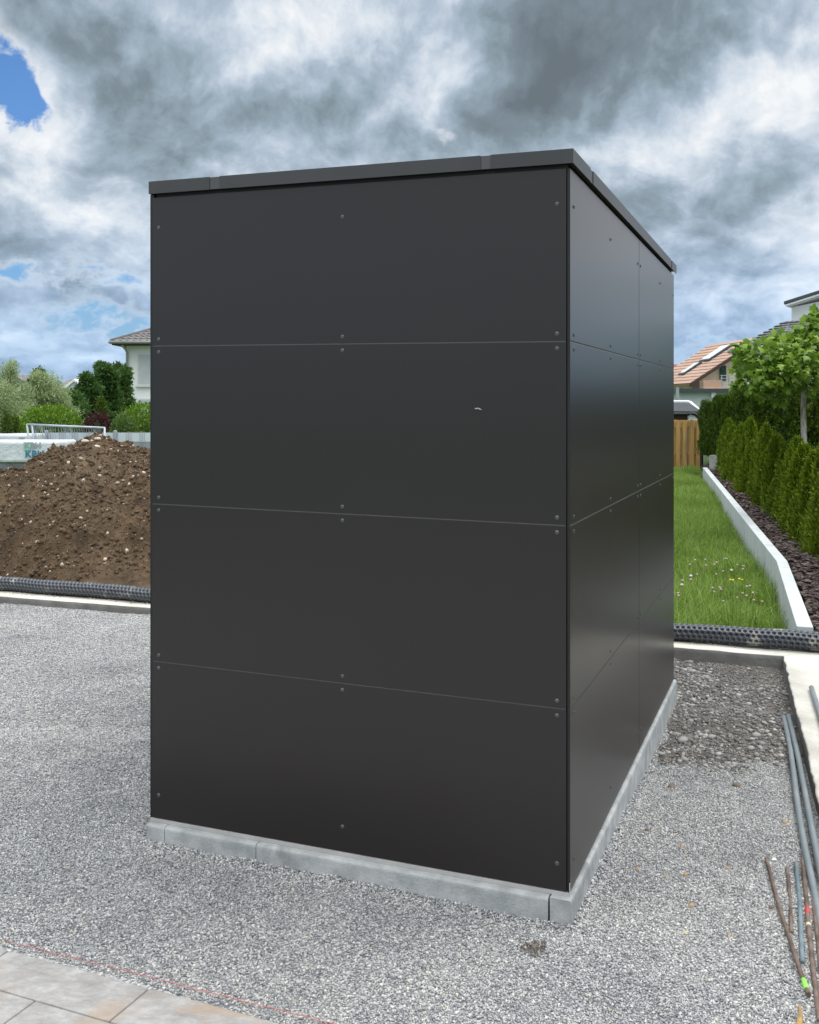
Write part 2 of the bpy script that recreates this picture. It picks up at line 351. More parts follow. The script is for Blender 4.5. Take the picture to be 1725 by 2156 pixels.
def rand_rot(n, rng=RNG):
    q = rng.normal(size=(n, 4)); q /= np.linalg.norm(q, axis=1)[:, None]; w_, x, y, z = q.T
    return np.stack([np.stack([1-2*(y*y+z*z), 2*(x*y-z*w_), 2*(x*z+y*w_)], 1), np.stack([2*(x*y+z*w_), 1-2*(x*x+z*z), 2*(y*z-x*w_)], 1), np.stack([2*(x*z-y*w_), 2*(y*z+x*w_), 1-2*(x*x+y*y)], 1)], 1)
def scatter(name, base_v, base_f, pos, size, squash=(1, 1, .6), jitter=.18, flat=.0, rng=RNG):
    n = len(pos); bv = np.asarray(base_v, float); bf = np.asarray(base_f)
    V = np.repeat(bv[None], n, 0)*(1+rng.normal(0, jitter, (n, len(bv), 1)))*np.asarray(squash)*rng.uniform(.75, 1.25, (n, 1, 3))
    Rm = rand_rot(n, rng)
    if flat:                       # mostly lying flat
        a = rng.uniform(0, 2*math.pi, n); c, s_ = np.cos(a), np.sin(a); z = np.zeros(n); o = np.ones(n)
        Rz = np.stack([np.stack([c, -s_, z], 1), np.stack([s_, c, z], 1), np.stack([z, z, o], 1)], 1)
        tx = rng.normal(0, flat, n); c, s_ = np.cos(tx), np.sin(tx)
        Rx = np.stack([np.stack([o, z, z], 1), np.stack([z, c, -s_], 1), np.stack([z, s_, c], 1)], 1); Rm = Rz @ Rx
    V = np.einsum('nij,nkj->nki', Rm, V)*np.asarray(size).reshape(-1, 1, 1)+np.asarray(pos)[:, None, :]
    F = bf[None]+(np.arange(n)*len(bv))[:, None, None]
    return np_mesh(name, V.reshape(-1, 3), F.reshape(-1, bf.shape[1]))
OCT_V = [(1, 0, 0), (-1, 0, 0), (0, 1, 0), (0, -1, 0), (0, 0, 1), (0, 0, -1)]
OCT_F = [(0, 2, 4), (2, 1, 4), (1, 3, 4), (3, 0, 4), (2, 0, 5), (1, 2, 5), (3, 1, 5), (0, 3, 5)]
def ico(sub):
    import bmesh
    bm = bmesh.new(); bmesh.ops.create_icosphere(bm, subdivisions=sub, radius=1)
    v = [tuple(x.co) for x in bm.verts]; f = [tuple(y.index for y in x.verts) for x in bm.faces]; bm.free(); return v, f
ICO1 = ico(1); ICO2 = ico(2)

def leaves(name, pos, axis, length, width, mat, parent=None, local=False, fold=.25, rng=RNG, spread=.5, smooth=False, **tg):
    """one folded diamond leaf per point, growing along axis"""
    n = len(pos); ax = axis+rng.normal(0, spread, (n, 3)); ax /= np.linalg.norm(ax, axis=1)[:, None]
    sd_ = np.cross(ax, rng.normal(size=(n, 3))); sd_ /= np.linalg.norm(sd_, axis=1)[:, None]; nr = np.cross(ax, sd_)
    L = (length*rng.uniform(.6, 1.3, n))[:, None]; W = (width*rng.uniform(.7, 1.3, n))[:, None]
    p0 = pos; p2 = pos+ax*L; mid = pos+ax*L*.45
    V = np.stack([p0, mid+sd_*W*.5+nr*W*fold, p2, mid-sd_*W*.5+nr*W*fold], 1).reshape(-1, 3)
    q = np.arange(n)[:, None]*4; F = np.concatenate([q+np.array([0, 1, 2]), q+np.array([0, 2, 3])], 0)
    return finish(np_mesh(name, V, F), name, mat, parent, smooth, local, **tg)
def blob_points(n, c, r, rng, shell=.55, lumps=None, lumpf=1.4, seed=1, zmin=-1.0, zc=0.0):
    """points through the outer volume of a lumpy ellipsoid; returns position, outward dir"""
    d = rng.normal(size=(n*2, 3)); d /= np.linalg.norm(d, axis=1)[:, None]; d = d[d[:, 2] > zmin][:n]
    k = 1+ (lumps or .3)*2*fbm(d*lumpf*2+seed*7.3, 4, seed, .65)
    rad = shell+(1-shell)*rng.uniform(0, 1, len(d))**.6
    return np.asarray(c)+d*np.asarray(r)*(k*rad)[:, None], d

# ------------------------------------------------------------------ ground and setting
CB = Vector((.5056, 3.27, 0)); A = Vector((-.934, .358, 0)).normalized(); B = Vector((.358, .934, 0)).normalized()
def bw(t_, s_, z): p = CB+A*t_+B*s_; return (p.x, p.y, z+.0108*t_)     # box coordinates -> world
# concrete strip foundation (L shape): front top edge and inner edge of the arm
W0 = Vector((-2.05, 8.165, 0)); W1 = Vector((2.374, 6.595, 0)); WD = (W1-W0).normalized(); WN = Vector((-WD.y, WD.x, 0))
AI = Vector((1.643, 4.163, 0)); AD = (AI-W1).normalized(); AN = Vector((-AD.y, AD.x, 0))    # AN points to +X side
if AN.x < 0: AN = -AN
WT = .02
def G(x, y):
    x = np.asarray(x, float); y = np.asarray(y, float)
    tt = (x-CB.x)*A.x+(y-CB.y)*A.y; ss = (x-CB.x)*B.x+(y-CB.y)*B.y
    g = -.02+.0108*np.clip(tt, 0, 1.6)
    k = np.clip((ss-.3)/2.0, 0, 1)*np.clip((.2-tt)/.15, 0, 1)
    dw = np.clip(1+((x-W0.x)*WN.x+(y-W0.y)*WN.y)/1.1, 0, 1)*np.clip(tt/.3, 0, 1)
    return g-.062*k*k*(3-2*k)-.036*dw*dw*(3-2*dw)
def inside(x, y, m=0.0):           # on the building-site side of the foundation
    return ((np.asarray(x)-W0.x)*WN.x+(np.asarray(y)-W0.y)*WN.y < m) & ((np.asarray(x)-W1.x)*AN.x+(np.asarray(y)-W1.y)*AN.y < m)

MB().add([(-900, -300, -.3), (900, -300, -.3), (900, 1500, -.3), (-900, 1500, -.3)], [(0, 1, 2, 3)]).build('ground', m_earth, kind='structure')
def grid_sheet(name, xs, ys, zf, mat, keep, **tg):
    X, Y = np.meshgrid(xs, ys); Z = zf(X, Y); V = np.stack([X, Y, Z], -1).reshape(-1, 3); nx = len(xs)
    i, j = np.meshgrid(np.arange(len(ys)-1), np.arange(nx-1), indexing='ij'); a = (i*nx+j).ravel()
    F = np.stack([a, a+1, a+nx+1, a+nx], 1); cx = V[F].mean(1); F = F[keep(cx[:, 0], cx[:, 1])]
    o = finish(np_mesh(name, V, F), name, mat, smooth=True); tag(o, **tg); return o
def gz(X, Y):
    p = np.stack([np.ravel(X)*1.6, np.ravel(Y)*1.6, np.zeros(X.size)], 1)
    p2 = p*5
    return G(X, Y)+(fbm(p, 3, 3)*.034).reshape(X.shape)+(fbm(p2, 3, 9)*.016).reshape(X.shape)
grid_sheet('gravel_bed', np.arange(-7, 3.4, .04), np.arange(-3, 10.2, .04), gz, m_gravb, lambda x, y: inside(x, y, .12), kind='structure')
# the foundation strip, one cast piece
m_l = MB()
def wallseg(p0, p1, n, wd, z0, z1, mb):
    a = Vector(p0); b_ = Vector(p1); o = n*wd
    mb.add([(a.x, a.y, z0), (b_.x, b_.y, z0), (b_.x+o.x, b_.y+o.y, z0), (a.x+o.x, a.y+o.y, z0), (a.x, a.y, z1), (b_.x, b_.y, z1), (b_.x+o.x, b_.y+o.y, z1), (a.x+o.x, a.y+o.y, z1)],
           [(0, 3, 2, 1), (4, 5, 6, 7), (0, 1, 5, 4), (1, 2, 6, 5), (2, 3, 7, 6), (3, 0, 4, 7)])
def rough_strip(name, p0, p1, n, wd, zt, parent, top=True, seed=1):
    """top slab of a hand-cast strip with slightly wavy edges"""
    p0 = Vector(p0); p1 = Vector(p1); L = (p1-p0).length; k = int(L/.03); u = np.linspace(0, 1, k+1)
    ts = np.stack([u*L*3, np.zeros(k+1)+seed, np.zeros(k+1)], 1)
    e0 = fbm(ts*3, 4, seed)*.022; e1 = fbm(ts*3+9, 4, seed+3)*.03
    rows = []
    for ii, (off, z, e) in enumerate([(0, -.30, e0*0), (0, zt-.03, e0*.3), (0, zt-.004, e0), (.008, zt, e0), (wd-.01, zt, e1), (wd, zt-.01, e1), (wd, -.30, e1)]):
        rows.append(np.stack([p0.x+(p1-p0).x*u+n.x*(off+e), p0.y+(p1-p0).y*u+n.y*(off+e), np.full(k+1, z)+(fbm(ts, 3, seed+7)*.006 if z > -.2 else 0)], 1))
    V = np.concatenate(rows); nr = len(rows); F = []
    for r_ in range(nr-1):
        a = np.arange(k)+r_*(k+1); F.append(np.stack([a, a+1, a+k+2, a+k+1], 1))
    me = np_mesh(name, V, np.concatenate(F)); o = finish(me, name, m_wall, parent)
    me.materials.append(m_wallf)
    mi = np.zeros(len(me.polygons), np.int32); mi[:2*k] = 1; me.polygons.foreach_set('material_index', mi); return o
fw = thing('concrete_wall', (W1.x, W1.y, 0), 'low cast concrete strip wall with a pale top, edging the gravel behind the black box', 'wall')
rough_strip('long_strip', W0-WD*5.5, W1+WD*.42, WN, .27, WT, fw)
rough_strip('side_strip', W1, W1+AD*9, AN, .42, WT-.003, fw, seed=5)

# ------------------------------------------------------------------ gravel grains (countless)
def sample_gravel(n, y0, y1, u0, u1, rng):
    Y = np.sqrt(rng.uniform(y0*y0, y1*y1, n)); X = rng.uniform(u0, u1, n)*Y
    tt = (X-CB.x)*A.x+(Y-CB.y)*A.y; ss = (X-CB.x)*B.x+(Y-CB.y)*B.y
    ok = inside(X, Y, -.01) & ~((tt > -.02) & (tt < 1.6) & (ss > -.04) & (ss < 2.78))
    pd = (X+1.181)*.424+(Y-3.065) > .02; ok &= pd
    return X[ok], Y[ok]
def on_ground(X, Y, lift=0.0):
    return np.stack([X, Y, gz(X, Y)+lift], 1)
X, Y = sample_gravel(430000, 2.45, 5.2, -.50, .48, RNG)
pit = (X > .9) & (Y > 4.72+.10*np.sin(X*9)+RNG.uniform(-.02, .5, len(X))**2*1.6) ; X, Y = X[~pit], Y[~pit]
sz = RNG.uniform(.0018, .0042, len(X))+.0035*RNG.uniform(0, 1, len(X))**5
me = scatter('gravel', OCT_V, OCT_F, on_ground(X, Y, .0022), sz, squash=(1.1, .85, .6), jitter=.2, flat=.7)
tag(finish(me, 'gravel', m_grav), 'fine grey crushed stone gravel spread around the black box', 'gravel', kind='stuff')
X, Y = sample_gravel(230000, 5.0, 8.9, -.50, -.05, RNG)
me = scatter('gravel_far', OCT_V, OCT_F, on_ground(X, Y, .002), RNG.uniform(.0028, .0062, len(X)), squash=(1.1, .85, .55), jitter=.2, flat=.6)
tag(finish(me, 'far_gravel', m_grav), 'grey gravel farther back, in front of the soil heap', 'gravel', kind='stuff')

# bare gravelly soil strip behind, with river pebbles
def pitz(X, Y):
    p = np.stack([np.ravel(X)*4, np.ravel(Y)*4, np.zeros(X.size)], 1)
    return gz(X, Y)-.008+.020*np.clip((Y-4.6)/.5, 0, 1)+(fbm(p, 5, 21, .6)*.035).reshape(X.shape)
grid_sheet('bare_soil', np.arange(.7, 2.8, .012), np.arange(4.5, 7.1, .012), pitz, m_pit,
           lambda x, y: inside(x, y, .05) & (y > 4.74+.10*np.sin(x*7)+.05*np.sin(x*23)) & ((x-CB.x)*A.x+(y-CB.y)*A.y < 1.0), kind='structure')
n = 16000; Yp = RNG.uniform(4.62, 7.0, n); Xp = RNG.uniform(.85, 2.6, n); ok = inside(Xp, Yp, -.01) & (((Xp-CB.x)*A.x+(Yp-CB.y)*A.y < -.02) | ((Xp-CB.x)*B.x+(Yp-CB.y)*B.y > 2.78)) & (vnoise(np.stack([Xp*3.5, Yp*3.5, Xp*0], 1), 3)+RNG.uniform(0, .5, n) > .62); Xp, Yp = Xp[ok], Yp[ok]
sp = .003+.014*RNG.uniform(0, 1, len(Xp))**4
pz = pitz(Xp, Yp)
me = scatter('pebbles', *ICO1, np.stack([Xp, Yp, pz+sp*.22], 1), sp, squash=(1.25, .9, .55), jitter=.06, flat=.35)
tag(finish(me, 'pebbles', m_peb, smooth=True), 'rounded grey pebbles in the bare soil beside the black box', 'pebbles', kind='stuff')
n = 14000; Xp = RNG.uniform(.85, 2.6, n); Yp = RNG.uniform(4.62, 7.0, n); ok = inside(Xp, Yp, -.01) & (((Xp-CB.x)*A.x+(Yp-CB.y)*A.y < -.02) | ((Xp-CB.x)*B.x+(Yp-CB.y)*B.y > 2.78)); Xp, Yp = Xp[ok], Yp[ok]
me = scatter('grit', OCT_V, OCT_F, np.stack([Xp, Yp, pitz(Xp, Yp)+.003], 1), RNG.uniform(.003, .009, len(Xp)), squash=(1, .9, .6), flat=.5)
tag(finish(me, 'grit', m_peb), 'small stone grit mixed in the bare soil', 'grit', kind='stuff')

# single stray stones
def stone(x, y, r, mat, label, group, sq=(1.3, .9, .65), z=None):
    p = P(x, y, -.02); gx, gy = p[0], p[1]
    for _ in range(4):
        zz = float(gz(np.array([gx]), np.array([gy]))[0]); p = P(x, y, zz); gx, gy = p[0], p[1]
    if gy > 4.7 and gx > .8:
        zz = float(pitz(np.array([gx]), np.array([gy]))[0])
    v = np.array(ICO2[0])*np.array(sq)*r; v *= (1+.35*fbm(np.array(ICO2[0])*1.3+x, 3, int(x)))[:, None]
    a = RNG.uniform(0, 3.1); v = v @ np.array([[math.cos(a), math.sin(a), 0], [-math.sin(a), math.cos(a), 0], [0, 0, 1]])
    me = np_mesh('stone', v, np.array(ICO2[1])); o = finish(me, 'stone', mat, smooth=True); o.location = (gx, gy, zz+r*sq[2]*.55)
    return tag(o, label, 'stone', group)
m_sb = M('ochre_stone', (.30, .19, .10), (.46, .32, .18), rough=.8, scale=30)
m_sd = M('dark_brown_stone', (.13, .095, .065), (.22, .165, .12), rough=.8, scale=25)
m_sg = M('grey_river_stone', (.25, .25, .24), (.36, .35, .33), rough=.75, scale=20)
m_soli = M('greenish_yellow_stone', (.38, .35, .20), (.50, .46, .30), rough=.8, scale=25)
for x, y, r_, m_, l_ in [
    (1238, 1890, .0125, m_soli, 'yellowish flat pebble lying against the foot of the kerb corner'),
    (1653, 1734, .011, m_sb, 'ochre pebble on the gravel just left of the grey pipes'),
    (1414, 1659, .015, m_sd, 'flat brown stone on gravel right of the kerb, the left of two brown stones'),
    (1552, 1656, .015, m_sd, 'upright brown stone in the middle of the gravel strip, front of the bare soil'),
    (1436, 1783, .009, m_sb, 'small ochre stone on gravel halfway between kerb and rusty rods'),
    (1445, 1796, .006, m_sb, 'tiny ochre stone touching the small ochre stone in the gravel'),
    (1387, 1724, .010, m_sg, 'flat grey stone on the gravel close to the kerb'),
    (1365, 1750, .010, m_sd, 'dark round stone in a dark soil patch near the kerb'),
    (1444, 1842, .009, m_sb, 'round pale orange stone on gravel right of the kerb corner'),
    (1402, 1846, .008, m_sb, 'thin reddish stone chip right of the kerb corner'),
    (1342, 1832, .009, m_sb, 'orange brown stone nearest the kerb on the right gravel'),
    (1456, 1908, .010, m_sb, 'upright ochre stone in the open gravel right of the box'),
    (1442, 1966, .009, m_soli, 'yellow stone in the open gravel, front right'),
    (1536, 1970, .008, m_sb, 'small pinkish stone in gravel left of the rusty rods'),
    (1626, 1912, .009, m_sd, 'brown crumb of stone just left of the first rusty rod'),
    (1531, 1829, .008, m_sb, 'orange stone chip in the centre of the right gravel'),
    (1593, 1558, .030, m_sg, 'large round grey river stone in bare soil, the right one'),
    (1498, 1557, .026, m_sg, 'large grey river stone in bare soil, centre left'),
    (1438, 1563, .036, m_sg, 'long flat grey river stone in bare soil near the kerb'),
    (1581, 1584, .026, m_sg, 'egg shaped grey river stone leaning at the gravel edge'),
    (1459, 1418, .030, m_sg, 'grey river stone near the far end of the kerb'),
    (1475, 1552, .020, m_sg, 'small grey river stone between two larger ones in soil')]:
    stone(x, y, r_*(.72 if r_ > .018 else 1), m_, l_, 'stray stones on the gravel')

# dark soil clump on the foreground gravel
p = P(1127, 1998, -.02); pos = np.stack([p[0]+RNG.normal(0, .020, 110), p[1]+RNG.normal(0, .018, 110), np.full(110, -.017)+RNG.uniform(0, .005, 110)], 1)
m_soild = M('dark_soil_crumbs', (.09, .075, .06), (.24, .21, .18), rough=.95, island=True)
tag(finish(scatter('c', OCT_V, OCT_F, pos, RNG.uniform(.0025, .006, 110), flat=.5), 'soil_clump', m_soild), 'small dark clump of soil crumbs on the gravel in front of the kerb corner', 'soil')

# ------------------------------------------------------------------ pavers and string
def pav(name, pts, label):
    b_ = MB(); q = [Vector((p[0], p[1], -.06)) for p in pts]; b_.prism(q[::-1] if (q[1]-q[0]).cross(q[2]-q[1]).z < 0 else q, (0, 0, .062))
    return b_.build(name, m_pav, bevel=.004, label=label, cat='paving slab', group='marbled paving slabs at the gravel edge')
o0 = Vector((-.717, 2.866, 0)); du = Vector((.464, -.199, 0)).normalized(); dv = Vector((-.199*1, -.464, 0)).normalized()
def slab(u0, v0, L, Wd, label):
    g = .002; c = [o0+du*(u0+g)+dv*(v0+g), o0+du*(u0+L-g)+dv*(v0+g), o0+du*(u0+L-g)+dv*(v0+Wd-g), o0+du*(u0+g)+dv*(v0+Wd-g)]
    pav('paving_slab', c, label)
LS = .505; WS = .172
slab(-LS, 0, LS, WS, 'whole grey white marbled slab nearest the red string, beside the orange tinged one')
slab(0, 0, LS, WS, 'orange tinged marbled slab at the gravel edge, cut by the bottom of the photo')
slab(-2*LS, 0, LS, WS, 'slab corner at the left photo edge, at the end of the gravel edge row')
e = -(o0-Vector(P(70.7, 2111, 0))).dot(du)
slab(e, WS, LS, WS, 'grey slab of the second row, right of its short joint')
slab(e-LS, WS, LS, WS, 'pinkish slab of the second row at the left photo edge')
slab(e+LS, WS, LS, WS, 'grey slab end of the second row under the orange tinged slab')
mb = MB(); pts = []
for k in range(60):
    f_ = k/59; a0 = Vector(P(-60, 1966, -.008)); a1 = Vector(P(760, 2176, -.008)); q = a0.lerp(a1, f_); pts.append((q.x+random.uniform(-.0012, .0012), q.y+random.uniform(-.0015, .0015), -.001+random.uniform(-.003, .001)))
mb.tube(pts, .0011, 6).build('guide_string', m_cord, label='thin red mason string stretched over the gravel along the paving edge', cat='string')

# ------------------------------------------------------------------ kerbs round the box
def tfx(x, off=0.0):               # photo x on the front plane -> t
    u = (x-CX)/FPX; o = CB-B*off; return (u*o.y-o.x)/(A.x-u*A.y)
def sfx(x, off=0.0):               # photo x on the side plane -> s
    u = (x-CX)/FPX; o = CB-A*off; return (u*o.y-o.x)/(B.x-u*B.y)
KO = .032; KS = .012; KT = .060
def kerb(prof, a0, a1, mapf, label, n=60, seed=1):
    """extrude a rounded profile along the kerb; tiny waviness on the arris"""
    k = max(6, int((a1-a0)/.02)); u = np.linspace(a0+.0015, a1-.0015, k+1); V = []
    for j, q in enumerate(u):
        e = .0015*(vnoise(np.array([[q*40, seed, 0]]), 4)[0]-.5)
        for (d, z) in prof: V.append(mapf(q, d+e*(1 if z > 0 else 0), z))
    m_ = len(prof); F = []
    for j in range(k):
        for i in range(m_): F.append((j*m_+i, j*m_+(i+1) % m_, (j+1)*m_+(i+1) % m_, (j+1)*m_+i))
    F.append(tuple(range(m_))[::-1]); F.append(tuple(k*m_+i for i in range(m_)))
    return MB().add(V, F).build('kerb_stone', m_kerb, label=label, cat='kerb stone', group='concrete kerb stones around the box')
prof = [(.05, -.15), (.05, KT), (-.004, KT), (-.009, KT-.002), (-.013, KT-.0065), (-.014, KT-.012), (-.014, -.15)]
fm = lambda q, d, z: bw(q, d-(KO-.014), z)
jx = [tfx(x, KO) for x in (1155, 539, 346.6, 308)]
kerb(prof, jx[0], jx[1], fm, 'longest kerb stone along the front of the box, next to the near corner', seed=1)
kerb(prof, jx[1], jx[2], fm, 'middle kerb stone along the front of the box', seed=2)
kerb(prof, jx[2], jx[3], fm, 'short kerb stone end at the left corner of the box', seed=3)
prof2 = [(.055, -.2), (.055, KT+.004), (-.006, KT+.004), (-.010, KT+.002), (-.0125, KT-.004), (-.013, KT-.010), (-.013, -.2)]
sm = lambda q, d, z: bw(d-(KS-.013), q, z)
sj = sfx(1276, KS); sj2 = sfx(1370, KS)
kerb(prof2, -KO-.004, sj, sm, 'near kerb stone on the right side with its broken end at the box corner', seed=4)
kerb(prof2, sj, sj+1.0, sm, 'middle kerb stone on the right side of the box', seed=5)
kerb(prof2, sj+1.0, 2.76, sm, 'far kerb stone on the right side of the box', seed=6)

# grains piled against the kerbs
n = 5200; q = RNG.uniform(-.06, 1.62, n); dd_ = np.abs(RNG.normal(0, .018, n)); hh_ = np.clip(.016-dd_*.5, 0, 1)*RNG.uniform(.2, 1.1, n)
a1 = np.array([list(bw(float(u), -KO-float(v), 0)) for u, v in zip(q, dd_)]); a1[:, 2] = gz(a1[:, 0], a1[:, 1])+.002+hh_
q = RNG.uniform(-.05, 2.8, n); a2 = np.array([list(bw(-KS-float(v), float(u), 0)) for u, v in zip(q, dd_)]); a2[:, 2] = gz(a2[:, 0], a2[:, 1])+.002+hh_
me = scatter('kerb_grains', OCT_V, OCT_F, np.concatenate([a1, a2]), RNG.uniform(.003, .0065, 2*n), squash=(1.1, .85, .6), jitter=.2, flat=.8)
tag(finish(me, 'kerb_gravel', m_grav), 'loose gravel grains piled against the foot of the kerb stones', 'gravel', kind='stuff')

# ------------------------------------------------------------------ the black box
BWD = tfx(318); BDP = 2.727
box = thing('garden_shed', tuple(bw(BWD/2, BDP/2, 0)), 'tall windowless anthracite box clad in screwed flat panels, standing on kerb stones', 'shed')
Z = [.0738, .650, 1.230, 1.812, 2.358]
def lbox(t0, t1, s0, s1, z0, z1, name, mat, par, bevel=0.0, zf=None, **tg):
    return MB().box(t0, t1, s0, s1, z0, z1, fn=(lambda a, b_, c: bw(a, b_, c+(zf(b_) if zf else 0)))).build(name, mat, par, bevel=bevel, **tg)
lbox(.012, BWD-.010, .012, BDP-.012, .01, 2.385, 'inner_frame', m_black, box)
lbox(.0006, .0082, .0006, .0018, .075, 2.355, 'corner_profile', m_black, box)
lbox(.0084, .03, .0095, .0118, .07, 2.37, 'corner_profile', m_black, box)
lbox(BWD-.012, BWD+.005, .003, .02, .07, 2.37, 'corner_profile', m_black, box)
GAP = .0014
FT0, FT1 = tfx(1192.8), tfx(321)
def screw(par, c, nrm, r_=.0074):
    mb = MB(); n_ = Vector(nrm); u = n_.cross(Vector((0, 0, 1))).normalized(); v_ = n_.cross(u); c = Vector(c); vs = [c+n_*.0034]; fs = []
    K = 12
    for (rr, hh) in ((.35, .0032), (.72, .0024), (1, .0)):
        for k in range(K): a = 2*math.pi*k/K; vs.append(c+u*math.cos(a)*rr*r_+v_*math.sin(a)*rr*r_+n_*hh)
    vs[0] = c+n_*.0016                                   # the drive recess
    fs += [(0, 1+k, 1+(k+1) % K) for k in range(K)]
    for rg in range(2):
        for k in range(K): a = 1+rg*K+k; b_ = 1+rg*K+(k+1) % K; fs.append((a, a+K, b_+K, b_))
    return mb.add(vs, fs).build('screw', m_screw, par, smooth=True)
lts = [tfx(1173), tfx(721), tfx(334)]
for i in range(4):
    z0, z1 = Z[i]+(GAP if i else 0), Z[i+1]-(GAP if i < 3 else 0)
    pn = lbox(FT0, FT1, 0, .008, z0, z1, 'front_panel', m_panel, box, bevel=.0014)
    for tt in lts:
        for zz in (Z[i]+(.085 if i == 0 else .0235), Z[i+1]-(.112 if i == 3 else .0235)):
            screw(pn, bw(tt, -.0002, zz), -B)
    if i == 2:
        zc = 1.61+(853-862.5)/FPX*3.41; tc_ = tfx(1007)
        q = [(-.011, .0012), (-.004, -.0018), (0, .0006), (.003, .0022), (.009, -.0004), (.0125, -.0035), (.008, -.0028), (.003, -.0012), (-.001, .0030), (-.005, .0028)]
        q = [(-.0125, .0018), (-.0075, -.0014), (-.0035, -.0012), (-.001, .0008), (.004, -.0022), (.0125, -.0040), (.0095, -.0002), (.005, .0016), (-.0005, .0034), (-.005, .0022)]
        MB().prism([bw(tc_-a, -.0004, zc+b_) for a, b_ in q], tuple(-B*.0015)).build('paint_chip', m_chip, pn, label='small pale chip in the dark coating')
m_js = M('painted_edge_light', (.075, .074, .073), (.10, .098, .096), rough=.7, scale=30)  # lighter strips in the seams, standing in for light caught on panel edges
for zz in Z[1:4]:
    lbox(FT0+.002, FT1-.002, .0012, .0060, zz-.004, zz+.004, 'seam_highlight', m_js, box)
    lbox(.0012, .0060, .004, BDP-.004, zz-.004, zz+.004, 'seam_highlight', m_js, box)
ss = [.0, sfx(1346), BDP]
for k in range(2):
    s0 = ss[k]+(.003 if k else .002); s1 = ss[k+1]-.003
    for i in range(4):
        z0, z1 = Z[i]+(GAP if i else 0), Z[i+1]-(GAP if i < 3 else 0)
        zf = (lambda s_: 0)
        mb = MB(); vs = []
        for z_, f_ in ((z0, 0), (z1, 1)):
            for (a, s_) in ((-.0, s0), (.008, s0), (.008, s1), (0, s1)): vs.append(bw(a, s_, z_-(.008*s_ if (i == 3 and f_) else 0)))
        mb.add(vs, [(0, 3, 2, 1)[::-1], (4, 5, 6, 7)[::-1], (0, 1, 5, 4)[::-1], (1, 2, 6, 5)[::-1], (2, 3, 7, 6)[::-1], (3, 0, 4, 7)[::-1]])
        pn = mb.build('side_panel', m_panel, box, bevel=.0014)
        sl = [sfx(1208.5), sfx(1286), sfx(1343.3)] if k == 0 else [sfx(1349), sfx(1390), BDP-.03]
        for s_ in sl:
            for zz in (Z[i]+(.085 if i == 0 else .0235), Z[i+1]-(.112+.008*s_ if i == 3 else .0235)):
                screw(pn, bw(.0002, s_, zz), -A)
for k in range(2):
    lbox(BWD-.009, BWD-.001, .022+k*BDP/2, (k+1)*BDP/2-.002, Z[0], Z[4]-.02, 'left_panel', m_panel, box)
lbox(.002, BWD-.01, BDP-.010, BDP-.002, Z[0], Z[4]-.02, 'back_panel', m_panel, box)
# coping: outer angle in pieces with recessed joint strips
CO = .013; CZ0, CZ1 = 2.370, 2.4155
zs = lambda s_: -.008*s_
j1, j2 = tfx(1033, CO), tfx(1012, CO); j3, j4 = tfx(462, CO), tfx(441, CO); cl = tfx(313, CO)
for a, b_ in ((-CO, j1), (j2, j3), (j4, cl)):
    lbox(a, b_, -CO, -CO+.002, CZ0, CZ1, 'coping', m_cop, box)
for a, b_ in ((j1, j2), (j3, j4)):
    lbox(a-.02, b_+.02, -CO+.0025, -CO+.005, CZ0+.001, CZ1-.0015, 'joint_strip', m_strip, box)
k1, k2 = sfx(1244, CO), sfx(1250, CO); k3, k4 = sfx(1413, CO), sfx(1415.5, CO)
def sidecop(s0, s1, o0_, o1_, nm, mt, dz=0.0):
    MB().box(o0_, o1_, s0, s1, CZ0+dz, CZ1-dz, fn=lambda a, b_, c: bw(a, b_, c+zs(b_))).build(nm, mt, box)
for a, b_ in ((-CO, k1), (k2, k3), (k4, BDP+CO)):
    sidecop(a+(.0021 if a < 0 else 0), b_, -CO, -CO+.002, 'coping', m_cop)
for a, b_ in ((k1, k2), (k3, k4)): sidecop(a-.02, b_+.02, -CO+.0025, -CO+.005, 'joint_strip', m_strip, .0012)
lbox(-CO+.006, cl-.004, -CO+.006, BDP+CO-.004, 2.381, CZ1-.003, 'roof_deck', m_cop, box, zf=zs)
lbox(cl-.003, cl-.001, -CO+.0022, BDP+CO, CZ0, CZ1, 'coping', m_cop, box, zf=zs)
# light angle under the front panels
lbox(-.0, BWD, -.006, .012, KT+.001, Z[0]-.0015, 'base_trim', m_alu, box)
lbox(-.001, .0008, -.0055, -.0008, KT+.0012, .105, 'base_trim', m_alu, box)

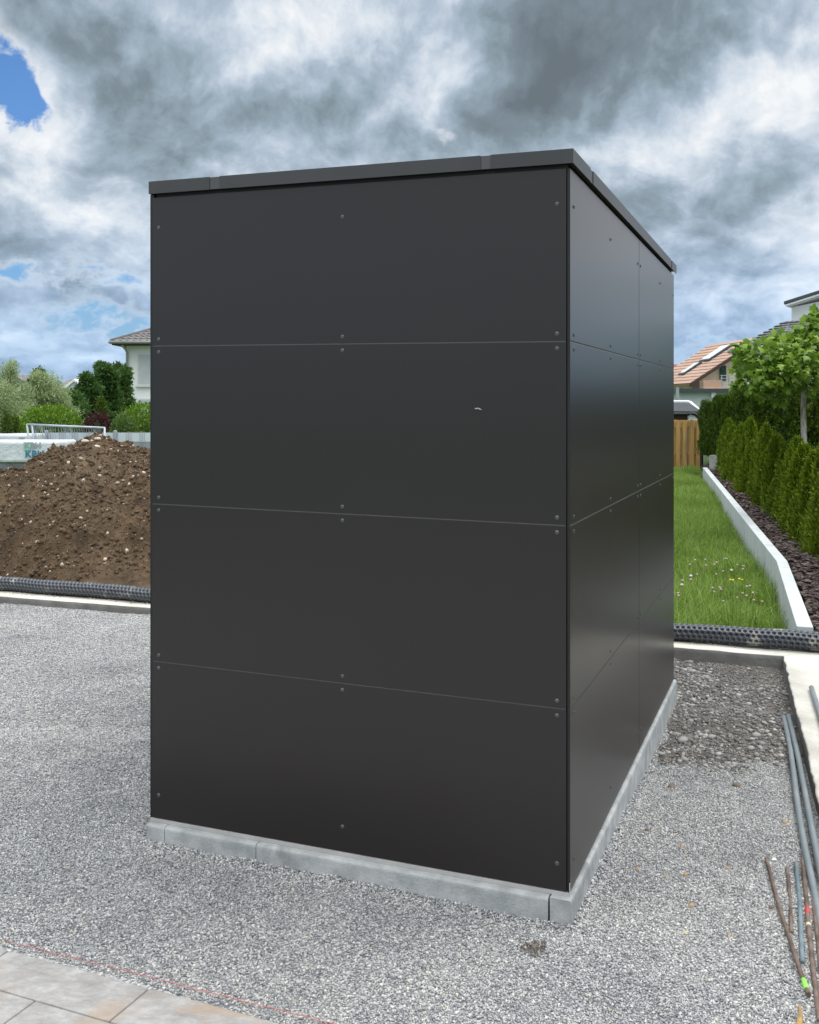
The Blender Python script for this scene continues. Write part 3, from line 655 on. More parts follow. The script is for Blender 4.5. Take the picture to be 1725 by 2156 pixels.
# ------------------------------------------------------------------ studded membrane roll
def membrane():
    p0 = W0-WD*4.2+WN*.20; p1 = W1+WD*.85+WN*.20; L = (p1-p0).length; ns = int(L/.0052); nr = 104
    u = np.linspace(0, L, ns); th = np.linspace(0, 2*math.pi, nr, endpoint=False)
    U, T = np.meshgrid(u, th, indexing='ij'); r0 = .062
    pitch = .036; rows = 12
    a = T/(2*math.pi)*rows; row = np.floor(a); fa = (a-row-.5)*(2*math.pi*r0/rows); cu = U/pitch+.5*(row % 2)+U*.0; fu = (cu-np.floor(cu)-.5)*pitch
    d = np.sqrt(fu**2+fa**2); st = 1/(1+np.exp((d-.0100)/.0011))
    Pn = np.stack([U.ravel()*2.2, np.cos(T).ravel()*.7, np.sin(T).ravel()*.7], 1)
    r_ = r0*(1+.28*fbm(Pn, 3, 31).reshape(U.shape))-st*.015
    cy = (fbm(np.stack([u*.9, u*0, u*0], 1), 3, 77)*.09)[:, None]; cz = (fbm(np.stack([u*1.3, u*0+5, u*0], 1), 3, 55)*.03)[:, None]
    yy = np.cos(T)*r_*1.05+cy; zz = np.sin(T)*r_*.95; zmin = zz.min(1)[:, None]; zz = zz-zmin+WT+.002+np.abs(cz)*.25
    zz = np.maximum(zz, WT+.003)
    V = np.stack([p0.x+WD.x*U+WN.x*yy, p0.y+WD.y*U+WN.y*yy, zz], -1).reshape(-1, 3)
    i, k = np.meshgrid(np.arange(ns-1), np.arange(nr), indexing='ij'); q = i*nr+k; q2 = i*nr+(k+1) % nr
    F = np.stack([q, q+nr, q2+nr, q2], -1).reshape(-1, 4); me = np_mesh('membrane_roll', V, F)
    at = me.attributes.new('stud', 'FLOAT', 'POINT'); at.data.foreach_set('value', st.astype(np.float32).ravel())
    tag(finish(me, 'membrane_roll', m_tube, smooth=True), 'long black studded drainage membrane rolled into a sausage on the concrete strip wall', 'membrane roll')
membrane()
# mortar crumbs on the strip beside the roll
n = 700; uu = RNG.uniform(-5, 5, n); q = np.array([list(W0+WD*float(a)+WN*float(b_)) for a, b_ in zip(uu, RNG.uniform(.09, .24, n))]); ok = uu < 4.9; q[:, 2] = WT+.004
tag(finish(scatter('crumbs', OCT_V, OCT_F, q[ok], RNG.uniform(.003, .009, ok.sum()), flat=.5), 'mortar_crumbs', m_pale), 'pale mortar crumbs along the foot of the black membrane roll', 'crumbs', kind='stuff')

# ------------------------------------------------------------------ pipes and rods
def gp(x, y, lift): p = P(x, y, -.02); z_ = float(gz(np.array([p[0]]), np.array([p[1]]))[0]); p = P(x, y, z_+lift); return Vector(p)
def pipe(pts, r_, mat, label, grp, name='plastic_pipe', cat='pipe'):
    mb = MB(); n_ = 16; mb.tube(pts, r_, n_, cap=False)
    o = mb.build(name, mat, smooth=True, label=label, cat=cat, group=grp)
    return o
def hollow(pts, r_, mat, label, grp):
    pts = [Vector(p) for p in pts]; d0 = (pts[1]-pts[0]).normalized(); d1 = (pts[-1]-pts[-2]).normalized()
    mb = MB(); mb.tube([pts[0]]+pts[1:-1]+[pts[-1]], r_, 16, cap=False); mb.tube([pts[0], pts[0]+d0*.08], r_*.85, 16, cap=False)
    for e_, s_ in ((0, 0), (1, 1)):
        pass
    o = mb.build('plastic_pipe', mat, smooth=True, label=label, cat='pipe', group=grp); sdf = o.modifiers.new('wall', 'SOLIDIFY'); sdf.thickness = .0016; return o
GPI = 'grey plastic pipes lying on the right'
a = gp(1650.5, 1510, .02); b_ = gp(1727, 1950, .012); d_ = (b_-a)
hollow([a+(d_*k*.125)+Vector((.006*math.sin(k*.9), 0, -.004*math.sin(math.pi*min(k, 8)/8))) for k in range(11)], .0112, m_pipe, 'left of the two long grey plastic pipes lying together on the gravel', GPI)
a = gp(1661, 1508, .024); b_ = gp(1746, 1905, .014); d_ = (b_-a)
hollow([a+(d_*k*.125)+Vector((.004*math.sin(k*.7), 0, 0)) for k in range(11)], .0112, m_pipe, 'right of the two long grey plastic pipes, next to the concrete strip', GPI)
a = Vector(P(1709, 1448, WT+.013)); b_ = Vector(P(1729, 1512, WT+.013)); d_ = b_-a
hollow([a+d_*k*.7 for k in range(5)], .012, m_pipe, 'short visible grey pipe lying on top of the concrete strip wall', GPI)
def rod(name, px, r_, mat, label, lift=.008, bands=()):
    pts = [gp(x, y, lift+z_) for x, y, z_ in px]
    o_ = thing(name, tuple(pts[0]), label, 'rod', 'rusty rods lying on the gravel'); body = MB()
    fine = []
    for i in range(len(pts)-1):
        for k in range(6): fine.append(pts[i].lerp(pts[i+1], k/6)+Vector((random.uniform(-.0006, .0006), 0, random.uniform(-.0006, .0006))))
    fine.append(pts[-1]); body.tube(fine, [r_*random.uniform(.96, 1.05) for _ in fine], 12).build('shaft', mat, o_, smooth=False)
    for (f0, f1, m_, nm) in bands:
        n_ = len(fine)-1; seg = [fine[int(f0*n_)].lerp(fine[min(int(f0*n_)+1, n_)], f0*n_-int(f0*n_)), fine[int(f1*n_)].lerp(fine[min(int(f1*n_)+1, n_)], f1*n_-int(f1*n_))]
        MB().tube(seg, r_+.0009, 12).build(nm, m_, o_, smooth=True)
    return o_
rod('steel_rod', [(1614, 1808, 0), (1640, 1905, .002), (1669, 1995, .004), (1703, 2095, 0)], .0066, m_rust, 'rusty rod with a bright green painted end, lying leftmost', bands=[(.90, .965, m_lime, 'paint_mark')], lift=.010)
rod('steel_rod', [(1658, 1828, 0), (1664, 1890, 0), (1667, 1965, 0)], .0062, m_rust, 'short thin rusty rod whose lower end runs under the leftmost rod', lift=.004)
rod('steel_rod', [(1677, 1818, 0), (1684, 1900, 0), (1688, 1980, 0), (1690, 2028, 0)], .0072, m_rustb, 'bluish grey painted rod with a rusty lower end', lift=.006)
rod('steel_rod', [(1691, 1808, 0), (1697, 1880, 0), (1704, 1960, .002), (1714, 2050, .001), (1726, 2150, 0)], .0072, m_rust, 'long rusty rod with red and cream bands in its middle', bands=[(.355, .40, m_redp, 'red_band'), (.46, .475, m_yel, 'cream_band')], lift=.008)
rod('steel_rod', [(1697, 1788, 0), (1708, 1862, 0), (1717, 1930, 0), (1727, 2020, 0), (1738, 2120, 0)], .0066, m_rust, 'rusty rod squeezed between the banded rod and the grey pipe', lift=.006)
pts = [gp(1684, 2118, .002), gp(1686, 2140, .004), gp(1682, 2170, .004)]
MB().tube(pts, [.003, .007, .010], 8).build('wood_splinter', m_wood, label='brown wooden splinter half buried at the bottom right of the gravel', cat='splinter')
p = gp(1631, 1811, .004)
mb = MB(); mb.add([(p.x-.008, p.y, p.z), (p.x+.006, p.y-.006, p.z+.002), (p.x+.008, p.y+.006, p.z+.006), (p.x-.004, p.y+.009, p.z+.005), (p.x, p.y, p.z-.006)], [(0, 1, 2, 3), (0, 4, 1), (1, 4, 2), (2, 4, 3), (3, 4, 0)])
mb.build('litter_scrap', m_frame, label='tiny white and red scrap of litter on the gravel left of the pipes', cat='litter')

# ------------------------------------------------------------------ soil heap
PRO = np.array([(-6.2, -.2), (-5.2, .02), (-4.6, .35), (-4.06, .83), (-3.96, .97), (-3.78, 1.05), (-3.68, 1.18), (-3.5, 1.19), (-3.4, 1.22), (-3.32, 1.28), (-3.22, 1.32), (-3.13, 1.30), (-2.92, 1.22), (-2.8, 1.18), (-2.6, 1.15), (-1.8, 1.02), (-.9, .6), (0, .05), (.6, -.2)])
def heapz(x, y):
    hh = np.interp(x, PRO[:, 0], PRO[:, 1])+.035+.05*np.clip((-3.5-x)/.5, 0, 1)
    yb = (W0.y+(x-W0.x)*WD.y/WD.x)+.30; yr = 10.3+.25*np.sin(x*1.7); k = np.where(y < yr, (y-yb)/(yr-yb), (12.0-y)/(12.0-yr)); k = np.clip(k, -.3, 1)
    s_ = np.sin(np.clip(k, 0, 1)*math.pi/2)**.95+np.minimum(k, 0)
    sh = np.shape(x); p = np.stack([np.ravel(x), np.ravel(y), np.zeros(np.size(x))], 1)
    rid = np.abs(fbm(p*np.array([1.6, .9, 1])+3, 4, 5)).reshape(sh)
    lump = fbm(p*3.0, 6, 12, .62).reshape(sh)
    clod = np.maximum(fbm(p*9.0, 3, 40, .6), 0).reshape(sh)
    m_ = np.clip(hh*s_*3, 0, 1)
    return hh*s_-.1+m_*(lump*.20-rid*.30+.03+clod*.22)
xs = np.arange(-6.2, .7, .015); ys = np.arange(8.1, 12.4, .015); Xg, Yg = np.meshgrid(xs, ys)
heap = grid_sheet('soil_heap', xs, ys, heapz, m_soil, lambda x, y: y > (W0.y+(x-W0.x)*WD.y/WD.x)+.27)
heap.data.shade_flat()
tag(heap, 'brown heap of excavated soil with pale stones behind the black roll', 'soil heap')
n = 34000; hx = RNG.uniform(-5.2, -1.2, n); hy = RNG.uniform(8.9, 11, n); hz_ = heapz(hx, hy)
s_ = .005+.024*RNG.uniform(0, 1, n)**9
me = scatter('clods', OCT_V, OCT_F, np.stack([hx, hy, hz_+s_*.2], 1), s_, squash=(1.15, .9, .7), jitter=.25)
cl_ = finish(me, 'clods', m_clod, heap); tag(cl_, kind='stuff')
n = 1000; hx = RNG.uniform(-5, -1.2, n); hy = RNG.uniform(8.9, 10.8, n); s_ = .005+.015*RNG.uniform(0, 1, n)**5
me = scatter('stones', *ICO1, np.stack([hx, hy, heapz(hx, hy)+s_*.4], 1), s_, squash=(1.25, 1, .75), jitter=.06)
tag(finish(me, 'stones', m_pale, heap, smooth=True), kind='stuff')
for x, y, r_ in ((180, 929, .034), (193, 928, .018), (206, 924, .03), (203, 941, .036), (8, 1122, .05), (7, 1130, .045)):   # big stones near the top
    D0 = 9.6
    for _ in range(60):
        q = PD(x, y, D0)
        if float(heapz(np.array([q[0]]), np.array([q[1]]))[0]) >= q[2]: break
        D0 += .02
    v = np.array(ICO2[0])*np.array((1.2, .8, .6))*r_; me = np_mesh('stone', v+np.array(q)-np.array([0, .01, 0]), np.array(ICO2[1])); finish(me, 'stone', m_pale, heap, smooth=True)

# ------------------------------------------------------------------ grass strip, white wall, mulch bed (right)
near = Vector((2.6, 6.97, 0)); kink = Vector((3.50, 9.90, 0)); far = Vector((6.98, 24.7, 0)); WH = .127
def wall_x(y):                     # left edge of the white wall as function of y
    y = np.asarray(y, float); return np.where(y < kink.y, near.x+(y-near.y)*(kink.x-near.x)/(kink.y-near.y), kink.x+(y-kink.y)*(far.x-kink.x)/(far.y-kink.y))
ww = MB(); tw = .22
ns = Vector((.955, -.29, 0)); 
pl_ = [Vector((2.15, 5.5, 0)), near, kink, far]; wd_ = [.105, .105, .10, .105]
bis = [Vector((.956, -.294, 0)), Vector((.956, -.294, 0)), Vector((.966, -.262, 0)), Vector((.973, -.229, 0))]
vs = []
for p, w_, nn in zip(pl_, wd_, bis):
    q = p+nn*w_; vs += [(p.x, p.y, -.4), (p.x, p.y, WH), (q.x, q.y, WH), (q.x, q.y, -.4)]
fs = []
for i in range(1, 3):
    for k in range(4): a = i*4+k; b_ = i*4+(k+1) % 4; fs.append((a, b_, b_+4, a+4))
fs += [(4, 7, 6, 5), (12, 13, 14, 15)]
ww.add(vs, fs).build('retaining_wall', m_white, bevel=.006, label='smooth whitish concrete retaining wall, bent once, between long grass and bark mulch', cat='wall')
grid_sheet('lawn', np.arange(.6, 8, .1), np.arange(6.9, 32, .1), lambda x, y: np.full(x.shape, -.25), m_earth, lambda x, y: (x < wall_x(y)+.08) & ~inside(x, y, .2), kind='structure')
# mulch bed and upper garden
grid_sheet('mulch_bed', np.arange(2.7, 40, .15), np.arange(5.5, 27, .15), lambda x, y: .07+.02*np.sin(x*3+y*2), m_mulchb, lambda x, y: (x > wall_x(y)+.135), kind='structure')
n = 42000; my = np.sqrt(RNG.uniform(6.6**2, 24**2, n)); mx = wall_x(my)+.145+RNG.uniform(0, 1, n)**1.0*(.75+.02*my); mz = .07+.02*np.sin(mx*3+my*2)+RNG.uniform(0, .03, n)
me = scatter('mulch', [(1, 0, .1), (.3, .5, 0), (-1, .1, 0), (-.2, -.5, .12)], [(0, 1, 2), (0, 2, 3)], np.stack([mx, my, mz], 1), RNG.uniform(.012, .034, n)*(1+my*.02), squash=(1, .8, 1), flat=.5)
tag(finish(me, 'mulch', m_mulch), 'dark brown bark chips covering the bed between white wall and young thujas', 'mulch', kind='stuff')
# grass blades
def blades(n, y0, y1, x0f, x1f, z0, h, wd, label, rng):
    Y_ = np.sqrt(rng.uniform(y0*y0, y1*y1, n)); X_ = x0f(Y_)+(x1f(Y_)-x0f(Y_))*rng.uniform(0, 1, n)
    ok = ~inside(X_, Y_, .30); X_, Y_ = X_[ok], Y_[ok]; n = len(X_)
    cl = fbm(np.stack([X_*1.7, Y_*1.1, X_*0], 1), 4, 66)
    hh = h*(1+1.7*cl)*rng.uniform(.45, 1.35, n); az_ = rng.uniform(0, 2*math.pi, n); ln = rng.uniform(.1, 1.5, n)
    dx, dy = np.cos(az_), np.sin(az_); wv = wd*rng.uniform(.6, 1.4, n); sxx, syy = -dy*wv, dx*wv
    base = np.stack([X_, Y_, np.full(n, z0)], 1); V = []
    for f, b_ in ((0, 0), (.55, .22), (1, 1)):
        c = base+np.stack([dx*hh*ln*b_*.9, dy*hh*ln*b_*.9, hh*f*(1-.25*ln*f)], 1); k = (1-f)*.9+.08
        V += [c-np.stack([sxx*k, syy*k, 0*sxx], 1), c+np.stack([sxx*k, syy*k, 0*sxx], 1)]
    V = np.stack(V, 1).reshape(-1, 3); q = np.arange(n)[:, None]*6; F = np.concatenate([q+np.array([0, 1, 3, 2]), q+np.array([2, 3, 5, 4])])
    return tag(finish(np_mesh('grass', V, F), 'grass', m_grass), label, 'grass', kind='stuff')
blades(150000, 7.0, 28.2, lambda y: .20*y+.1, lambda y: wall_x(y)-.03, -.25, .20, .0042, 'long green meadow grass between the box and the white wall', RNG)
def flower(x, y, mat, r_, label, cat, grp, z_=-.02):
    p = P(x, y, z_); v = np.array(ICO1[0])*r_*np.array([1, 1, .8]); v *= (1+RNG.normal(0, .12, len(v)))[:, None]
    o_ = thing(cat.replace(' ', '_'), (p[0], p[1], -.25), label, cat, grp)
    finish(np_mesh('blossom', v+np.array([0, 0, z_+.25]), np.array(ICO1[1])), 'blossom', mat, o_, local=True)
    MB().tube([(0, 0, 0), (.004, 0, z_+.25)], .002, 5).build('stem', m_grass, o_, local=True)
m_clov = M('clover_blossom', (.40, .27, .27), (.60, .48, .45), rough=.9, scale=60); m_dand = M('dandelion_yellow', (.75, .55, .02), (.85, .68, .03), rough=.8); m_seed = M('seed_head', (.5, .5, .47), (.66, .66, .62), rough=.95, scale=80)
def r4(zx, zy): return 1393.3+zx*.2056, 950+zy*.2056
for zx, zy in [(345, 1115), (640, 1105), (665, 1100), (565, 1140), (290, 1160), (455, 1170), (540, 1160), (775, 1165), (840, 1180), (835, 1205), (560, 1260), (365, 1262), (300, 1315), (215, 1325), (520, 1400), (600, 1395), (610, 1415), (875, 1385), (905, 1380), (830, 1455), (935, 1450), (775, 1500), (870, 1480), (945, 1525), (170, 1455), (172, 1480), (1028, 1540), (632, 1535), (630, 1230), (540, 1440), (445, 1112)]:
    x, y = r4(zx, zy); flower(x, y, m_clov, .013, 'dusty pink clover blossom standing in the long grass behind the membrane roll', 'clover', 'clover blossoms in the grass')
for (zx, zy), l_ in zip([(705, 1315), (733, 1320), (797, 1308), (828, 1317)], ['leftmost yellow dandelion of the four in the grass', 'second yellow dandelion from the left in the grass', 'small third yellow dandelion from the left in the grass', 'rightmost yellow dandelion of the four in the grass']):
    x, y = r4(zx, zy); flower(x, y, m_dand, .012, l_, 'dandelion', 'yellow dandelions')
for (zx, zy), l_ in zip([(300, 1277), (207, 1370), (715, 1220)], ['white dandelion clock left in the grass, the larger one', 'white dandelion clock closest to the black box', 'greyish seed head in the middle of the grass']):
    x, y = r4(zx, zy); flower(x, y, m_seed, .017, l_, 'seed head', 'white seed heads')

# ------------------------------------------------------------------ thujas
def thuja(label, loc, h, r_, seed, nl, mat, grp, ll=.05, lw=.018, taper=1.0, name='thuja_shrub', wisp=True, rz=None):
    rng = np.random.default_rng(seed); root = thing(name, loc, label, 'thuja', grp, rz=rng.uniform(0, 6) if rz is None else rz)
    z = rng.uniform(0, 1, nl)**.95; a = rng.uniform(0, 2*math.pi, nl)
    prof_ = (np.clip(1-z, 0, 1)**(.55*taper))*(.88+.12*np.clip(z*6, 0, 1))
    dirs = np.stack([np.cos(a), np.sin(a), np.zeros(nl)], 1)
    lump = fbm(np.stack([np.cos(a)*2.6, np.sin(a)*2.6, z*h*1.3], 1)+seed, 4, seed, .7)
    rad = r_*prof_*(1+2.1*lump)*(.72+.34*rng.uniform(0, 1, nl)**.6)
    pos = dirs*rad[:, None]+np.stack([0*z, 0*z, z*h*(1+.16*lump)], 1)
    leaves('foliage', pos, dirs*.6+np.array([0, 0, 1.0]), ll, lw, mat, root, local=True, rng=rng, spread=.45)
    mb = MB(); K = 12; N = 9
    for i in range(N+1):
        f = i/N*.93; rr = r_*.68*(max(1-f, .02)**(.6*taper))*(.75+.25*min(1, f*6))
        for k in range(K): an = 2*math.pi*k/K; w_ = 1+.18*math.sin(an*3+i*1.3+seed); mb.v.append((math.cos(an)*rr*w_, math.sin(an)*rr*w_, f*h))
    for i in range(N):
        for k in range(K): aa = i*K+k; bb = i*K+(k+1) % K; mb.f.append((aa, bb, bb+K, aa+K))
    mb.f.append(tuple(N*K+k for k in range(K)))
    mb.build('twig_core', m_core, root, local=True)
    if wisp:
        k = 95; a = rng.uniform(0, 6.28, k); rr = rng.uniform(0, .55, k)*r_; zz = h*(.72+.26*rng.uniform(0, 1, k)-(rr/r_)*.35)
        mb = MB()
        for i in range(k):
            p0 = Vector((math.cos(a[i])*rr[i], math.sin(a[i])*rr[i], zz[i])); L = h*rng.uniform(.10, .26)
            p1 = p0+Vector((rng.normal(0, .18), rng.normal(0, .18), 1)).normalized()*L; sd_ = Vector((rng.normal(), rng.normal(), 0)).normalized()*.007
            n_ = 7
            for q in range(n_):
                f = q/n_; c = p0.lerp(p1, f); s2 = Vector((rng.normal(), rng.normal(), .8)).normalized()*.045*(1.1-f)
                mb.add([c, c+s2*.5+sd_, c+s2, c+s2*.5-sd_], [(0, 1, 2), (0, 2, 3)])
        mb.build('wispy_tips', mat, root, local=True)
    return root
def copy_tree(root, loc, rz, sc_, label):
    r_ = root.copy(); C.objects.link(r_); r_.location = loc; r_.rotation_euler = (0, 0, rz); r_.scale = sc_; r_['label'] = label
    for ch in root.children:
        c = ch.copy(); C.objects.link(c); c.parent = r_
    return r_
row = np.array([(7.35, 24.6), (5.94, 18.4), (4.87, 13.7), (4.22, 10.9), (3.93, 9.85), (3.55, 8.4)])
seg = np.r_[0, np.cumsum(np.linalg.norm(np.diff(row, axis=0), axis=1))]
protos = []; k = 0; s_ = 0.0; NR = 25
ords = ['first', 'second', 'third', 'fourth', 'fifth', 'sixth', 'seventh', 'eighth', 'ninth', 'tenth', 'eleventh', 'twelfth', 'thirteenth', 'fourteenth', 'fifteenth', 'sixteenth', 'seventeenth', 'eighteenth', 'nineteenth', 'twentieth', 'twenty-first', 'twenty-second', 'twenty-third', 'twenty-fourth', 'twenty-fifth']
for k in range(NR):
    s_ = seg[-1]*k/(NR-1); x = np.interp(s_, seg, row[:, 0])+.17; y = np.interp(s_, seg, row[:, 1]); hgt = 1.04+.14*math.sin(k*2.3)+.10*random.uniform(-1, 1)
    lab = 'young upright thuja in the row behind the bark mulch, %s from the far end' % ords[k]
    if k < 5: protos.append(thuja(lab, (x, y, .06), 1.0, .235, 40+k, 9500, m_thu, 'young thujas in a row', ll=.055, lw=.017, taper=1.05)); protos[-1].scale = (1, 1, hgt)
    else: copy_tree(protos[k % 5], (x+random.uniform(-.05, .05), y, .06), random.uniform(0, 6.28), (random.uniform(.92, 1.1),)*2+(hgt,), lab)
# tall hedge on the terrace behind
tp = []
hx = [(7.86, 27.0, .74, .55), (8.02, 26.6, .82, .60), (8.20, 26.3, .88, .62), (8.55, 25.9, 1.0, .9)]
k = 0
for i in range(22):
    if i < 4: x, y, hs, ws = hx[i]
    else: x = 8.55+(i-3)*.80; y = 25.9-(i-3)*.42; hs = 1.0+.03*math.sin(i*1.9); ws = 1.05
    if y < 20: y = 20+.1*math.sin(i)
    lab = ('small outer thuja at the left end of the tall hedge, %s from the fence' % ords[i]) if i < 3 else 'tall dense thuja of the dark clipped hedge, plant %s from its left end' % ords[i-3]
    if i in (0, 1, 3, 4, 5): tp.append(thuja(lab, (x, y, .30), 1.78, .58, 90+i, 12000, m_thut, 'tall thuja hedge', ll=.085, lw=.032, taper=.42, wisp=(i < 3), name='tall_thuja')); tp[-1].scale = (ws, ws, hs*(1.0 if i > 2 else 1.05))
    else: copy_tree(tp[(2+i % 3) if i > 3 else 0], (x, y, .30), random.uniform(0, 6.28), (ws, ws, hs), lab)
# low terrace wall in front of the hedge
tw_ = [Vector((7.12, 24.65, 0)), Vector((9.2, 22.9, 0)), Vector((14, 19.5, 0)), Vector((26, 16, 0))]
mb = MB()
for a, b_ in zip(tw_[:-1], tw_[1:]):
    d_ = (b_-a).normalized(); wallseg(a, b_-d_*.004, Vector((-d_.y, d_.x, 0)), .18, -.2, .42, mb)
mb.build('terrace_wall', M('grey_stone', (.26, .26, .24), (.42, .42, .40), rough=.9, scale=3, bump=.01, detail=8), label='low grey stone terrace wall below the tall thuja hedge', cat='wall')
MB().add([(7.15, 24.9, .30), (26, 16.1, .30), (40, 16, .30), (60, 60, .30), (17.4, 60, .30)], [(0, 1, 2, 3, 4)]).build('upper_lawn', m_earth, kind='structure')

# ------------------------------------------------------------------ plane tree
def lobed_leaves(name, pos, axis, size, mat, parent, rng):
    base = np.array([(0, 0, 0), (.30, .05, .02), (.52, .02, -.03), (.36, .30, .03), (.62, .50, -.05), (.30, .55, .05), (.22, .72, .03), (0, 1.0, -.10), (-.22, .72, .03), (-.30, .55, .05), (-.62, .50, -.05), (-.36, .30, .03), (-.52, .02, -.03), (-.30, .05, .02), (0, .42, .10)])
    n = len(pos); m_ = len(base); F0 = np.array([(14, i, i+1) for i in range(0, 13)]+[(14, 13, 0)])
    ax = axis+rng.normal(0, .55, (n, 3)); ax /= np.linalg.norm(ax, axis=1)[:, None]
    up = np.array([0, -.35, 1.0])+rng.normal(0, .5, (n, 3)); sd_ = np.cross(ax, up); sd_ /= np.linalg.norm(sd_, axis=1)[:, None]; nr = np.cross(sd_, ax)
    S = (size*rng.uniform(.6, 1.25, n))[:, None, None]
    cur = rng.uniform(-.3, 1.2, (n, 1))*.25
    bb = np.repeat(base[None], n, 0); bb[:, :, 2] -= cur*(bb[:, :, 0]**2*2.5+bb[:, :, 1]**2*.8)
    V = pos[:, None, :]+S*(bb[:, :, 0:1]*sd_[:, None]+bb[:, :, 1:2]*ax[:, None]+bb[:, :, 2:3]*nr[:, None])
    F = F0[None]+(np.arange(n)*m_)[:, None, None]
    return finish(np_mesh(name, V.reshape(-1, 3), F.reshape(-1, 3)), name, mat, parent)
rng = np.random.default_rng(8)
pt = PD(1694, 990, 14.0); tr = thing('plane_tree', (pt[0], pt[1], .07), 'young plane tree with flat spreading bright green crown and pale patchy trunk', 'tree')
zc0 = PD(1694, 800, 14)[2]
MB().tube([(pt[0]+.03, 14, .05), (pt[0]+.01, 14, .8), (pt[0]-.015, 14, 1.5), (pt[0], 14, zc0+.1), (pt[0]+.02, 14, zc0+.5)], [.045, .04, .036, .034, .024], 10).build('trunk', m_barkp, tr, smooth=True)
mb = MB(); ends = []
for i in range(16):
    a = i*2.4; L = rng.uniform(.25, .45); z0 = zc0+.08+.45*(i/16); p0 = Vector((pt[0], 14, z0)); p2 = p0+Vector((math.cos(a)*L, math.sin(a)*L*.8, .08+.12*rng.uniform()+.08*(i/16))); p1 = p0.lerp(p2, .5)+Vector((0, 0, .04))
    mb.tube([p0, p1, p2], [.016, .011, .005], 6); ends += [p1, p2, p0.lerp(p2, .75)]
mb.build('limbs', m_bark, tr, smooth=True)
ctrs = [(PD(x, y, 14.0+dd), r_) for x, y, dd, r_ in [(1585, 762, 0, .28), (1620, 745, -.3, .30), (1580, 800, .2, .24), (1630, 790, -.4, .32), (1660, 730, .2, .30), (1680, 770, -.5, .34), (1710, 700, .1, .28), (1722, 740, -.3, .34), (1740, 690, .3, .30), (1640, 830, -.1, .16), (1600, 822, -.2, .14), (1700, 800, -.3, .22), (1760, 760, -.2, .38), (1790, 720, 0, .36), (1830, 770, .1, .36), (1565, 735, .1, .14), (1800, 810, -.2, .26), (1650, 775, .6, .34), (1750, 770, .7, .36), (1600, 780, .6, .26), (1722, 672, .1, .16)]]
P_, D_ = [], []
for c, r_ in ctrs:
    q, d = blob_points(int(135*(r_/.3)**2), c, (r_, r_, r_*.72), rng, .35, .3); P_.append(q); D_.append(d)
lobed_leaves('crown', np.concatenate(P_), np.concatenate(D_)*.8+np.array([0, -.25, -.25]), .110, m_plane, tr, rng)

# ------------------------------------------------------------------ wooden fence, shed roof, houses on the right
D = 28.0; f0 = PD(1380, 995, D); f1 = PD(1475, 995, D); zt = PD(1424, 883.5, D)[2]
fn = thing('wooden_fence', (f1[0], D, -.25), 'weathered golden pine board fence at the end of the grass strip', 'fence')
x = f0[0]; k = 0
while x < f1[0]-.05:
    fr = (k % 2 == 0); wdt = .115 if fr else .15
    y0 = D-(.035 if fr else -.012)
    zz = zt+random.uniform(-.015, .015)
    mb = MB(); c_ = x+wdt/2
    mb.prism([(x, y0, -.3), (x+wdt, y0, -.3), (x+wdt, y0, zz-.03), (c_+.03, y0, zz), (c_-.03, y0, zz), (x, y0, zz-.03)], (0, .022, 0)).build('board', m_wood, fn, bevel=.004)
    x += .092; k += 1
for zz in (zt-.22, zt-.95): MB().box(f0[0], f1[0], D-.006, D+.009, zz, zz+.07).build('rail', m_wood, fn)
mb = MB(); mb.tube([PD(1455, 870, 27.7), PD(1464, 872, 27.7), PD(1474, 882, 27.7), PD(1477.5, 890, 27.7), PD(1478, 992, 27.7)], .045, 8).build('downpipe', M('black_pipe', (.015, .015, .016), (.02, .02, .02), rough=.4), label='black rainwater downpipe at the right end of the wooden fence', cat='downpipe')
sh = thing('garden_hut', PD(1440, 900, 33), 'low hut with black felt roof and bright metal roof edge behind the wooden fence', 'hut')
a = [PD(1360, 865, 31), PD(1475, 866, 31), PD(1452, 848, 34), PD(1360, 848, 34)]; MB().prism(a, (0, 0, -.05)).build('roof', m_felt, sh)
a = [PD(1475.5, 866, 30.98), PD(1478, 866, 31.2), PD(1456, 846, 34.2), PD(1445, 846, 34.2), PD(1451, 848.5, 33.9)]; MB().prism(a, (0, 0, .03)).build('metal_edging', m_frame, sh)
a = [PD(1360, 847.3, 34.0), PD(1452, 847.3, 34.0), PD(1452, 845, 34.3), PD(1360, 845, 34.3)]; MB().prism(a, (0, 0, .04)).build('ridge_edging', m_frame, sh)
q0, q1 = PD(1360, 866, 31), PD(1476, 868.5, 31); MB().box(q0[0], q1[0], 31-.05, 31+.02, q1[2]-.06, q0[2]-.055).build('gutter', m_black, sh)
q0, q1 = PD(1360, 871, 31.2), PD(1472, 1000, 31.2); MB().box(q0[0], q1[0]-.25, 31.2, 33.8, -.3, q0[2]).build('wall', m_brn, sh)
q0 = PD(1449, 873, 31.1); MB().box(q0[0], q0[0]+.28, 31.05, 31.19, q0[2]-.22, q0[2]-.02).build('panel', m_frame, sh)

